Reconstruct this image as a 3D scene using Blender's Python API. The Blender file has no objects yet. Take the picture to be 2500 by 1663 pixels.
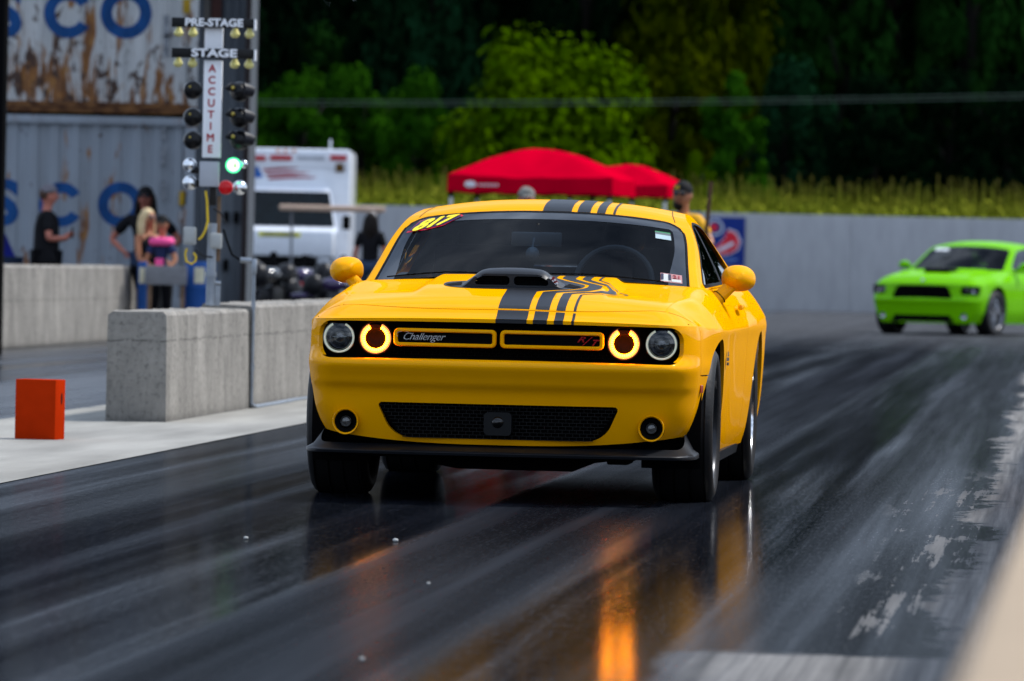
import bpy, bmesh, math, random
import numpy as np
from math import sin, cos, tan, atan, atan2, pi, radians as R_, sqrt, exp
from mathutils import Vector, Matrix, noise as mnoise
random.seed(7)
SC = bpy.context.scene
COL = SC.collection

# ------------------------------------------------------------------ camera
CAM_H = 1.0935; F_PX = 14514.0; ROLL = 0.02193; PITCH = atan((831.5 - 639.7) / F_PX)
_f = Vector((0, cos(PITCH), -sin(PITCH))); _u0 = Vector((0, sin(PITCH), cos(PITCH))); _r0 = Vector((1, 0, 0))
_U = _u0 * cos(ROLL) - _r0 * sin(ROLL); _Rr = _r0 * cos(ROLL) + _u0 * sin(ROLL)
cd = bpy.data.cameras.new('camera'); co = bpy.data.objects.new('camera', cd); COL.objects.link(co)
co.matrix_world = Matrix(((_Rr.x, _U.x, -_f.x, 0), (_Rr.y, _U.y, -_f.y, 0), (_Rr.z, _U.z, -_f.z, CAM_H), (0, 0, 0, 1)))
cd.sensor_width = 36; cd.lens = F_PX / 2500 * 36; cd.clip_start = 0.5; cd.clip_end = 3000
cd.dof.use_dof = True; cd.dof.focus_distance = 27.0; cd.dof.aperture_fstop = 5.6; cd.dof.aperture_blades = 0
SC.camera = co

# ------------------------------------------------------------------ world, sun, exposure
SUN_EL, SUN_AZ = R_(52), R_(62)            # azimuth: clockwise from +Y (away from camera) towards +X
w = bpy.data.worlds.new('World'); SC.world = w; w.use_nodes = True
nt = w.node_tree; nt.nodes.clear()
def WN(t, **k):
    n = nt.nodes.new(t)
    for a, b in k.items(): setattr(n, a, b)
    return n
sky = WN('ShaderNodeTexSky', sky_type='NISHITA', sun_disc=False, sun_elevation=SUN_EL, sun_rotation=SUN_AZ, air_density=1.2, dust_density=2.0)
tc = WN('ShaderNodeTexCoord'); mp = WN('ShaderNodeMapping'); mp.inputs['Scale'].default_value = (1.3, 1.3, 3.4)
nz = WN('ShaderNodeTexNoise'); nz.inputs['Scale'].default_value = 2.1; nz.inputs['Detail'].default_value = 7; nz.inputs['Roughness'].default_value = .58
cr = WN('ShaderNodeValToRGB'); cr.color_ramp.elements[0].position = .36; cr.color_ramp.elements[1].position = .66
cr.color_ramp.elements[0].color = (.8, 1.2, 2.0, 1); cr.color_ramp.elements[1].color = (10.8, 12.2, 14.4, 1)
e = cr.color_ramp.elements.new(.5); e.color = (4.0, 4.9, 6.5, 1)
mx = WN('ShaderNodeMix', data_type='RGBA'); mx.inputs[0].default_value = .8
bg = WN('ShaderNodeBackground'); bg.inputs['Strength'].default_value = .112
ow = WN('ShaderNodeOutputWorld'); L = nt.links.new
L(tc.outputs['Generated'], mp.inputs[0]); L(mp.outputs[0], nz.inputs['Vector']); L(nz.outputs['Fac'], cr.inputs[0])
L(sky.outputs[0], mx.inputs[6]); L(cr.outputs[0], mx.inputs[7]); L(mx.outputs[2], bg.inputs[0]); L(bg.outputs[0], ow.inputs[0])
sd = bpy.data.lights.new('sun', 'SUN'); sd.energy = 2.6; sd.angle = R_(7); sd.color = (1, .97, .93)
so = bpy.data.objects.new('sun', sd); COL.objects.link(so)
_sd = Vector((sin(SUN_AZ) * cos(SUN_EL), cos(SUN_AZ) * cos(SUN_EL), sin(SUN_EL)))
so.rotation_euler = _sd.to_track_quat('Z', 'Y').to_euler(); so.location = (0, 0, 60)
SC.view_settings.view_transform = 'Standard'; SC.view_settings.look = 'None'
SC.view_settings.gamma = 1; SC.view_settings.exposure = 0.64; SC.view_settings.use_curve_mapping = False
try:
    SC.cycles.max_bounces = 6; SC.cycles.diffuse_bounces = 3; SC.cycles.glossy_bounces = 4; SC.cycles.transmission_bounces = 4
    SC.cycles.transparent_max_bounces = 10; SC.cycles.sample_clamp_indirect = 20; SC.cycles.caustics_reflective = False; SC.cycles.caustics_refractive = False
except Exception: pass

# ------------------------------------------------------------------ placing helpers
def atp(u, v, Y):      # the point of the place seen at pixel (u, v) of the 2357-wide picture, Y metres away
    r = _f + _Rr * ((u * 1.0607 - 1250) / F_PX) - _U * ((v * 1.0607 - 831.5) / F_PX)
    return Vector((0, 0, CAM_H)) + r * (Y / r.y)
TRK = R_(5.25)         # direction of the strip, clockwise from +Y
def trk(Lt, s, z=0):   # strip coordinates (lateral, along) -> world
    return Vector((Lt * cos(TRK) + s * sin(TRK), -Lt * sin(TRK) + s * cos(TRK), z))

# ------------------------------------------------------------------ materials
_M = {}
def mat(name, col, rough=.6, metal=0., coat=0., var=.12, vscale=6., bump=0., bscale=40., emit=None, estr=0., spec=.2, stretch=None, coat_rough=.04, col2=None, lo=.35, hi=.7, detail=5, rvar=0., trans=0., sheen=0.):
    if name in _M: return _M[name]
    m = bpy.data.materials.new(name); m.use_nodes = True; n = m.node_tree.nodes; l = m.node_tree.links.new
    b = n['Principled BSDF']; b.inputs['Roughness'].default_value = rough; b.inputs['Metallic'].default_value = metal
    b.inputs['Coat Weight'].default_value = coat; b.inputs['Coat Roughness'].default_value = coat_rough
    b.inputs['Specular IOR Level'].default_value = spec
    tcn = n.new('ShaderNodeTexCoord'); mpn = n.new('ShaderNodeMapping'); l(tcn.outputs['Object'], mpn.inputs[0])
    if stretch: mpn.inputs['Scale'].default_value = stretch
    nn = n.new('ShaderNodeTexNoise'); nn.inputs['Scale'].default_value = vscale; nn.inputs['Detail'].default_value = detail
    l(mpn.outputs[0], nn.inputs['Vector'])
    r = n.new('ShaderNodeValToRGB'); r.color_ramp.elements[0].position = lo; r.color_ramp.elements[1].position = hi
    c2 = col2 if col2 else tuple(min(1, c * (1 + var)) for c in col); c1 = col if col2 else tuple(c * (1 - var) for c in col)
    r.color_ramp.elements[0].color = (*c1, 1); r.color_ramp.elements[1].color = (*c2, 1)
    l(nn.outputs['Fac'], r.inputs[0]); l(r.outputs[0], b.inputs['Base Color'])
    if rvar:
        mr = n.new('ShaderNodeMapRange'); mr.inputs[1].default_value = .3; mr.inputs[2].default_value = .7
        mr.inputs[3].default_value = max(0, rough - rvar); mr.inputs[4].default_value = rough + rvar
        l(nn.outputs['Fac'], mr.inputs[0]); l(mr.outputs[0], b.inputs['Roughness'])
    if bump:
        n2 = n.new('ShaderNodeTexNoise'); n2.inputs['Scale'].default_value = bscale; n2.inputs['Detail'].default_value = 4
        l(mpn.outputs[0], n2.inputs['Vector'])
        bp = n.new('ShaderNodeBump'); bp.inputs['Strength'].default_value = bump; bp.inputs['Distance'].default_value = .01
        l(n2.outputs['Fac'], bp.inputs['Height']); l(bp.outputs[0], b.inputs['Normal'])
    if emit: b.inputs['Emission Color'].default_value = (*emit, 1); b.inputs['Emission Strength'].default_value = estr
    if trans: b.inputs['Transmission Weight'].default_value = trans
    _M[name] = m; return m
def glass(name, tint=(.25, .3, .33), refl=1.0, base=.02):
    if name in _M: return _M[name]
    m = bpy.data.materials.new(name); m.use_nodes = True; n = m.node_tree.nodes; l = m.node_tree.links.new; n.clear()
    o = n.new('ShaderNodeOutputMaterial'); t = n.new('ShaderNodeBsdfTransparent'); g = n.new('ShaderNodeBsdfGlossy')
    t.inputs[0].default_value = (*tint, 1); g.inputs['Roughness'].default_value = .015; g.inputs[0].default_value = (refl, refl, refl, 1)
    fr = n.new('ShaderNodeFresnel'); fr.inputs[0].default_value = 1.5
    ad = n.new('ShaderNodeMath'); ad.operation = 'ADD'; ad.inputs[1].default_value = base; ad.use_clamp = True; l(fr.outputs[0], ad.inputs[0])
    mxs = n.new('ShaderNodeMixShader'); l(ad.outputs[0], mxs.inputs[0]); l(t.outputs[0], mxs.inputs[1]); l(g.outputs[0], mxs.inputs[2]); l(mxs.outputs[0], o.inputs[0])
    _M[name] = m; return m

# ------------------------------------------------------------------ object helpers
def tag(o, label=None, cat=None, group=None, kind=None):
    if label: o['label'] = label
    if cat: o['category'] = cat
    if group: o['group'] = group
    if kind: o['kind'] = kind
    return o
def empty(name, loc=(0, 0, 0), rz=0., label=None, cat=None, group=None, kind=None):
    o = bpy.data.objects.new(name, None); COL.objects.link(o); o.location = loc; o.rotation_euler = (0, 0, rz)
    o.empty_display_size = .2
    return tag(o, label, cat, group, kind)
class MB:
    """collects shapes and links them as one mesh object"""
    def __init__(s): s.v = []; s.f = []
    def add(s, V, F):
        k = len(s.v); s.v += [tuple(p)[:3] for p in V]; s.f += [tuple(i + k for i in f) for f in F]; return s
    def box(s, c, d, rz=0., bev=0., rx=0., ry=0.):
        bm = bmesh.new(); bmesh.ops.create_cube(bm, size=1)
        bmesh.ops.scale(bm, vec=d, verts=bm.verts)
        if bev: bmesh.ops.bevel(bm, geom=bm.edges[:], offset=bev, segments=2, affect='EDGES', profile=.6)
        if rx or ry or rz: bmesh.ops.rotate(bm, cent=(0, 0, 0), matrix=Matrix.Rotation(rz, 3, 'Z') @ Matrix.Rotation(ry, 3, 'Y') @ Matrix.Rotation(rx, 3, 'X'), verts=bm.verts)
        bmesh.ops.translate(bm, vec=c, verts=bm.verts)
        bm.verts.index_update(); s.add([v.co[:] for v in bm.verts], [[v.index for v in f.verts] for f in bm.faces]); bm.free(); return s
    def tube(s, pts, r, n=8, cap=True):
        pts = [Vector(p) for p in pts]; m = len(pts); rr = r if isinstance(r, (list, tuple)) else [r] * m
        V = []; F = []; up = None
        for i, p in enumerate(pts):
            t = (pts[min(i + 1, m - 1)] - pts[max(i - 1, 0)]).normalized()
            if up is None:
                up = Vector((0, 0, 1)) if abs(t.z) < .9 else Vector((1, 0, 0))
            a = t.cross(up).normalized(); b = t.cross(a).normalized(); up = -b if True else up
            up = a.cross(t).normalized() if (a.cross(t)).length > 0 else up
            for k in range(n):
                th = 2 * pi * k / n; V.append(p + (a * cos(th) + b * sin(th)) * rr[i])
        for i in range(m - 1):
            for k in range(n):
                F.append((i * n + k, i * n + (k + 1) % n, (i + 1) * n + (k + 1) % n, (i + 1) * n + k))
        if cap: F.append(tuple(range(n))[::-1]); F.append(tuple((m - 1) * n + k for k in range(n)))
        return s.add(V, F)
    def lathe(s, prof, c=(0, 0, 0), axis='Z', n=24, close=False):
        """prof: (radius, height) pairs"""
        V = []; F = []; m = len(prof)
        for (r, h) in prof:
            for k in range(n):
                th = 2 * pi * k / n; a, b = r * cos(th), r * sin(th)
                p = (a, b, h) if axis == 'Z' else ((h, a, b) if axis == 'X' else (a, h, b))
                V.append((p[0] + c[0], p[1] + c[1], p[2] + c[2]))
        for i in range(m - 1 + (1 if close else 0)):
            for k in range(n):
                j = (i + 1) % m; F.append((i * n + k, i * n + (k + 1) % n, j * n + (k + 1) % n, j * n + k))
        return s.add(V, F)
    def ball(s, c, r, n=16, m=10):
        rx, ry, rz = (r, r, r) if not isinstance(r, (list, tuple)) else r
        V = [(c[0], c[1], c[2] - rz)]; F = []
        for i in range(1, m):
            ph = -pi / 2 + pi * i / m
            for k in range(n): V.append((c[0] + rx * cos(ph) * cos(2 * pi * k / n), c[1] + ry * cos(ph) * sin(2 * pi * k / n), c[2] + rz * sin(ph)))
        V.append((c[0], c[1], c[2] + rz)); T = len(V) - 1
        for k in range(n): F.append((0, 1 + (k + 1) % n, 1 + k))
        for i in range(m - 2):
            for k in range(n): F.append((1 + i * n + k, 1 + i * n + (k + 1) % n, 1 + (i + 1) * n + (k + 1) % n, 1 + (i + 1) * n + k))
        for k in range(n): F.append((1 + (m - 2) * n + k, 1 + (m - 2) * n + (k + 1) % n, T))
        return s.add(V, F)
    def prism(s, poly, y0, y1, plane='XZ'):
        """extrude a 2D polygon; XZ: poly=(x,z) between y0,y1; YZ: poly=(y,z) between x0,x1; XY: between z0,z1"""
        f = {'XZ': lambda p, d: (p[0], d, p[1]), 'YZ': lambda p, d: (d, p[0], p[1]), 'XY': lambda p, d: (p[0], p[1], d)}[plane]
        n = len(poly); V = [f(p, y0) for p in poly] + [f(p, y1) for p in poly]
        F = [tuple(range(n)), tuple(range(2 * n - 1, n - 1, -1))] + [(i, i + n, (i + 1) % n + n, (i + 1) % n) for i in range(n)]
        return s.add(V, F)
    def build(s, name, m, parent=None, smooth=35, loc=None, rot=None, merge=0.):
        me = bpy.data.meshes.new(name); me.from_pydata(s.v, [], s.f); me.update()
        bm = bmesh.new(); bm.from_mesh(me)
        if merge: bmesh.ops.remove_doubles(bm, verts=bm.verts, dist=merge)
        bmesh.ops.recalc_face_normals(bm, faces=bm.faces); bm.to_mesh(me); bm.free()
        o = bpy.data.objects.new(name, me); COL.objects.link(o)
        if m: me.materials.append(m)
        if smooth:
            me.shade_smooth(); me.set_sharp_from_angle(angle=R_(smooth))
        if parent: o.parent = parent
        if loc is not None: o.location = loc
        if rot is not None: o.rotation_euler = rot
        return o
def copy_tree(o, parent=None):
    c = o.copy(); COL.objects.link(c)
    if parent is not None: c.parent = parent
    for ch in [x for x in bpy.data.objects if x.parent == o]: copy_tree(ch, c)
    return c
def text_mesh(txt, size=1., depth=0., bold=0., shear=0., align='CENTER', space=1.0, wscale=1.0, stack=True):
    """lettering in the XZ plane facing -Y, centred"""
    cu = bpy.data.curves.new('lettering', 'FONT'); cu.body = txt; cu.size = size; cu.extrude = depth; cu.offset = 0. if stack else bold
    cu.shear = shear; cu.align_x = align; cu.align_y = 'CENTER'; cu.space_character = space; cu.resolution_u = 4
    o = bpy.data.objects.new('lettering', cu); COL.objects.link(o)
    dg = bpy.context.evaluated_depsgraph_get(); dg.update(); me = bpy.data.meshes.new_from_object(o.evaluated_get(dg))
    bpy.data.objects.remove(o); bpy.data.curves.remove(cu)
    V = [(v.co.x * wscale, -v.co.z, v.co.y) for v in me.vertices]; F = [tuple(p.vertices) for p in me.polygons]
    bpy.data.meshes.remove(me)
    if bold and stack:     # thicken the strokes: copies a hair apart, each a little further forward
        V0, F0 = V, F; V = []; F = []
        for i, (dx, dz) in enumerate(((0, 0), (1, 0), (-1, 0), (0, 1), (0, -1), (.7, .7), (-.7, .7), (.7, -.7), (-.7, -.7))):
            k = len(V); V += [(x + dx * bold, y - .0002 * i, z + dz * bold) for x, y, z in V0]; F += [tuple(q + k for q in f) for f in F0]
    return V, F
def text_obj(name, txt, m, parent, loc, rot=(0, 0, 0), **k):
    V, F = text_mesh(txt, **k); return MB().add(V, F).build(name, m, parent, 0, loc, rot)
def sm(a, b, x):
    t = min(1, max(0, (x - a) / (b - a))); return t * t * (3 - 2 * t)
def interp(tab, x): return float(np.interp(x, [a for a, _ in tab], [b for _, b in tab]))
class Curve1:
    """smooth (Catmull/PCHIP-like) 1D interpolation"""
    def __init__(s, tab):
        s.x = np.array([a for a, _ in tab], float); s.y = np.array([b for _, b in tab], float)
        h = np.diff(s.x); d = np.diff(s.y) / h; m = np.zeros(len(s.x)); m[0] = d[0]; m[-1] = d[-1]
        for i in range(1, len(d)):
            m[i] = 0 if d[i - 1] * d[i] <= 0 else 2 * d[i - 1] * d[i] / (d[i - 1] + d[i])
        s.m = m
    def __call__(s, x):
        x = min(max(x, s.x[0]), s.x[-1]); i = min(int(np.searchsorted(s.x, x, 'right')) - 1, len(s.x) - 2); i = max(i, 0)
        h = s.x[i + 1] - s.x[i]; t = (x - s.x[i]) / h
        return float(s.y[i] * (1 + 2 * t) * (1 - t) ** 2 + s.m[i] * h * t * (1 - t) ** 2 + s.y[i + 1] * t * t * (3 - 2 * t) + s.m[i + 1] * h * t * t * (t - 1))
def clip(V, F, val):
    """keep the part of the surface where val > 0"""
    out = []; nf = []; vm = {}; ec = {}
    def gv(i):
        if i not in vm: vm[i] = len(out); out.append(V[i])
        return vm[i]
    def ge(i, j):
        k = (i, j) if i < j else (j, i)
        if k not in ec:
            a, b = val[k[0]], val[k[1]]; t = a / (a - b); p, q = V[k[0]], V[k[1]]
            ec[k] = len(out); out.append(tuple(p[c] + (q[c] - p[c]) * t for c in range(len(p))))
        return ec[k]
    for f in F:
        r = []
        n = len(f)
        for a in range(n):
            i, j = f[a], f[(a + 1) % n]
            if val[i] > 0: r.append(gv(i))
            if (val[i] > 0) != (val[j] > 0): r.append(ge(i, j))
        if len(r) >= 3: nf.append(tuple(r))
    return out, nf
def clipf(V, F, fn): return clip(V, F, [fn(p) for p in V])
def rim(V, F, fn):
    """add a return along boundary edges: fn(vertex) -> offset position or None"""
    cnt = {}
    for f in F:
        n = len(f)
        for a in range(n):
            k = (min(f[a], f[(a + 1) % n]), max(f[a], f[(a + 1) % n])); cnt[k] = cnt.get(k, 0) + 1
    V = list(V); F = list(F); mp_ = {}
    for (i, j), c in cnt.items():
        if c == 1:
            ids = []
            for q in (i, j):
                if q not in mp_:
                    o = fn(V[q]); mp_[q] = None if o is None else len(V)
                    if o is not None: V.append(tuple(o) + tuple(V[q][3:]))
                ids.append(mp_[q])
            if None not in ids: F.append((i, j, ids[1], ids[0]))
    return V, F
def grid(fn, U_, W_):
    V = [fn(a, b) for a in U_ for b in W_]; n = len(W_)
    F = [(i * n + j, (i + 1) * n + j, (i + 1) * n + j + 1, i * n + j + 1) for i in range(len(U_) - 1) for j in range(n - 1)]
    return V, F
def rbox(x, z, cx, cz, hx, hz, r):
    """rounded box distance: > 0 outside"""
    a = abs(x - cx) - hx + r; b = abs(z - cz) - hz + r
    return sqrt(max(a, 0) ** 2 + max(b, 0) ** 2) + min(max(a, b), 0) - r
def rounded(cx, cz, hx, hz, r, n=6):
    P = []
    for q, (sx, sz) in enumerate(((1, 1), (-1, 1), (-1, -1), (1, -1))):
        for k in range(n + 1):
            a = pi / 2 * (q + k / n); P.append((cx + sx * (hx - r) + r * cos(a), cz + sz * (hz - r) + r * sin(a)))
    return P
# ------------------------------------------------------------------ car body machinery
class Shell:
    def __init__(s, P):
        s.P = P
        for k in ('X0', 'X1', 'prof', 'zS', 'zc', 'drop', 'haunch', 'gy', 'gz', 'rx', 'ry', 'rz', 'bx', 'bz'):
            setattr(s, k, Curve1(P[k]))
        s.crx, s.cry, s.L = P['crx'], P['cry'], P['L']
    def F(s, x): return s.P['sweep'] * (abs(x) / .8) ** 2.2
    def X(s, y, z, Yc):
        t = sm(Yc - .02, P_SIDE, y); x = s.X0(z) * (1 - t) + s.X1(z) * t + s.haunch(y) * t
        e = s.L - .55
        if y > e: x *= sqrt(max(.05, 1 - .35 * ((y - e) / .55) ** 2))
        return x
    def stations(s, nf=46, nc=16, dy=.03):
        S = [('f', k / nf) for k in range(nf)] + [('c', pi / 2 * k / nc) for k in range(nc)]
        y = 0.; n = int((s.L - .45) / dy)
        return S + [('y', k / n) for k in range(n + 1)]
    def pt(s, st, r=None, z=None, sg=1):
        k, q = st
        if z is None:
            # nominal place of the station first, then its height
            zz = .7
            x, y, _ = s.pt(st, z=.62)
            zb = s.zb(x, y); zt = s.zS(y if k != 'f' else 0) if k != 'f' else s.zS(0)
            if k == 'f': zt = s.zS(0) - .012 * (x / .8) ** 2
            if k == 'c': zt = s.zS(0) - .012 * (x / .8) ** 2
            if k == 'y': zt = s.zS(y) - .012 * (1 - sm(.3, .9, y))
            z = zb + (zt - zb) * r
        X0 = s.X0(z); xc = X0 - s.crx; pf = s.prof(z)
        fade = 1.
        if k == 'f': x = q * xc; y = pf + s.F(x)
        elif k == 'c': x = xc + s.crx * sin(q); y = pf * (1 - q / (pi / 2) * .3) + s.F(x) + s.cry * (1 - cos(q))
        else:
            Yc = pf * .7 + s.F(X0) + s.cry; y = Yc + q * (s.L - Yc); x = s.X(y, z, Yc)
        return (sg * x, y, z)
    def zb(s, x, y):
        return s.P['zb'](x, y)
    def side(s, nr=44, **k):
        S = s.stations(**k)
        full = [(st, -1) for st in S[:0:-1]] + [(st, 1) for st in S]
        rows = [i / nr for i in range(nr + 1)]
        V = []
        for st, sg in full:
            for r in rows: V.append(s.pt(st, r=r, sg=sg))
        n = nr + 1
        F = [(i * n + j, (i + 1) * n + j, (i + 1) * n + j + 1, i * n + j + 1) for i in range(len(full) - 1) for j in range(nr)]
        s.poly = [s.pt(st, r=1.) for st in S]
        return V, F
    def zh(s, x, y):
        return s.zc(y) - s.drop(y) * (abs(x) / .8) ** 2 + s.P['dome'](x, y)
    def topd(s, X, Y):
        """distance inside the shoulder line, and its height, for arrays of points"""
        P = np.array([(-s.poly[1][0], s.poly[1][1], s.poly[1][2])] + s.poly); A = P[:-1]; B = P[1:]
        D = np.full(X.shape, 9.); Z = np.zeros(X.shape); S = np.zeros(X.shape)
        for c in range(0, len(X), 4000):
            x = np.abs(X[c:c + 4000])[:, None]; y = Y[c:c + 4000][:, None]
            ex = (B[:, 0] - A[:, 0])[None]; ey = (B[:, 1] - A[:, 1])[None]
            t = np.clip(((x - A[:, 0]) * ex + (y - A[:, 1]) * ey) / (ex * ex + ey * ey + 1e-12), 0, 1)
            dx = x - A[:, 0] - t * ex; dy = y - A[:, 1] - t * ey; d2 = dx * dx + dy * dy; i = d2.argmin(1); a = np.arange(len(i))
            cr_ = ex[0][i] * dy[a, i] - ey[0][i] * dx[a, i]
            D[c:c + 4000] = np.sqrt(d2[a, i]) * np.sign(cr_); Z[c:c + 4000] = A[i, 2] + t[a, i] * (B[i, 2] - A[i, 2])
            fr = np.abs(ex[0][i]) / np.sqrt(ex[0][i] ** 2 + ey[0][i] ** 2 + 1e-12); S[c:c + 4000] = fr
        return D, Z, S
    def topz(s, X, Y):
        D, Z, S = s.topd(X, Y)
        out = np.zeros(X.shape)
        for i in range(len(X)):
            R = s.P['Rs'] * (1 - S[i]) + s.P['Rf'] * S[i]; e = s.P['es'] * (1 - S[i]) + s.P['ef'] * S[i]
            t = min(max(D[i] / R, 0), 1); h = s.zh(X[i], Y[i])
            out[i] = Z[i] + (h - Z[i]) * (1 - (1 - t) ** e)
        return out, D
    def top(s, dx=.0125, dyf=.0125, yfine=1.7, dyr=.03):
        xs = np.arange(-1.0, 1.0001, dx); ys = list(np.arange(-.05, yfine, dyf)) + list(np.arange(yfine, s.L + .03, dyr))
        Xg, Yg = np.meshgrid(xs, ys, indexing='ij'); z, D = s.topz(Xg.ravel(), Yg.ravel())
        V = list(zip(Xg.ravel().tolist(), Yg.ravel().tolist(), z.tolist(), D.tolist())); n = len(ys)
        F = [(i * n + j, (i + 1) * n + j, (i + 1) * n + j + 1, i * n + j + 1) for i in range(len(xs) - 1) for j in range(n - 1) if max(D.reshape(Xg.shape)[i, j], D.reshape(Xg.shape)[i + 1, j + 1], D.reshape(Xg.shape)[i + 1, j], D.reshape(Xg.shape)[i, j + 1]) > -.0]
        G = clip(V, F, [v[3] - .050 for v in V])
        # shoulder strip that shares its outer edge with the side surface
        P = np.array([(-s.poly[1][0], s.poly[1][1])] + [(p[0], p[1]) for p in s.poly]); T = np.gradient(P, axis=0); T /= np.linalg.norm(T, axis=1)[:, None] + 1e-12
        N = np.stack([-T[:, 1], T[:, 0]], 1)[1:]; P = P[1:]
        ds = [0, .004, .010, .018, .028, .040, .0515]; sx_ = []; sy_ = []
        full = [(i, -1) for i in range(len(P) - 1, 0, -1)] + [(i, 1) for i in range(len(P))]
        for i, sg in full:
            for d in ds: sx_.append(sg * (P[i, 0] + N[i, 0] * d)); sy_.append(P[i, 1] + N[i, 1] * d)
        z2, D2 = s.topz(np.array(sx_), np.array(sy_)); m = len(ds)
        V2 = [(x, y, z, d) for x, y, z, d in zip(sx_, sy_, z2.tolist(), ds * len(full))]
        for k, (i, sg) in enumerate(full): V2[k * m] = (sg * s.poly[i][0], s.poly[i][1], s.poly[i][2], 0.)
        F2 = [(a * m + j, a * m + j + 1, (a + 1) * m + j + 1, (a + 1) * m + j) for a in range(len(full) - 1) for j in range(m - 1)]
        k = len(G[0]); return G[0] + V2, G[1] + [tuple(i + k for i in f) for f in F2]
    # greenhouse: v along the rail, w across
    def gh(s, v, w):
        yc, zc_ = s.gy(v), s.gz(v); xr, yr, zr = s.rx(v), s.ry(v), s.rz(v); a = abs(w)
        e = s.P.get('gpow', 2.2)
        return (w * xr, yc + (yr - yc) * a ** 2, zc_ + (zr - zc_) * a ** e, v, w)
    def gside(s, v, q, sg=1):
        xr, yr, zr = s.rx(v), s.ry(v), s.rz(v); xb, zb = s.bx(yr), s.bz(yr)
        zb = min(zb, zr)
        if zr - zb < .02: pass
        return (sg * (xr + (xb - xr) * (q ** .82) + .0 * sin(pi * q)), yr, zr + (zb - zr) * q, v, q, zr - (zr + (zb - zr) * q))
P_SIDE = .95
# ------------------------------------------------------------------ materials of the yellow car
YEL = mat('yellow_paint', (.88, .375, .0), rough=.6, coat=.22, coat_rough=.02, var=.02, spec=.0)
STR = mat('matte_charcoal', (.007, .0085, .012), rough=.4, var=.1, spec=.3)
BLK = mat('black_plastic', (.0012, .0012, .0015), rough=.5, var=.2, spec=.05)
GLOSSB = mat('gloss_black', (.002, .002, .002), rough=.12, var=.1, spec=.5)
SPL = mat('charcoal_splitter', (.006, .007, .0095), rough=.45, var=.15)
DARK = mat('underbody_black', (.0015, .0015, .002), rough=.9, var=.1, spec=.1)
RUB = mat('tyre_rubber', (.009, .009, .010), rough=.55, var=.3, bump=.15, spec=.3)
CHR = mat('chrome', (.8, .82, .85), rough=.08, metal=1., var=.03)
RIMD = mat('dark_rim', (.035, .037, .042), rough=.3, metal=.6, var=.1)
ALU = mat('polished_rim', (.75, .76, .78), rough=.18, metal=1., var=.06)
GLS = glass('windscreen_glass', (.42, .48, .52), refl=.20, base=.0)
GLSD = glass('tinted_glass', (.10, .12, .13), base=.04)
LENS = glass('lamp_glass', (.9, .92, .95), base=.02)
INT = mat('dark_interior', (.008, .009, .011), rough=.7, var=.2)
RED = mat('red_print', (.5, .01, .01), rough=.5, var=.05)
WHT = mat('white_print', (.75, .77, .8), rough=.5, var=.03)
HALO = mat('white_light_ring', (.6, .62, .55), rough=.4, var=.02, emit=(.85, .95, .72), estr=.16)
AMB = mat('amber_led', (.9, .4, .05), rough=.4, var=.02, emit=(1., .33, .005), estr=60.)
AMBR = mat('amber_glow_ring', (.8, .25, .03), rough=.3, var=.02, emit=(1., .34, .10), estr=.75)
AMBD = mat('amber_dim_plastic', (.012, .003, .001), rough=.5, var=.1, spec=.05, emit=(1., .2, .01), estr=.006)

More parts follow.
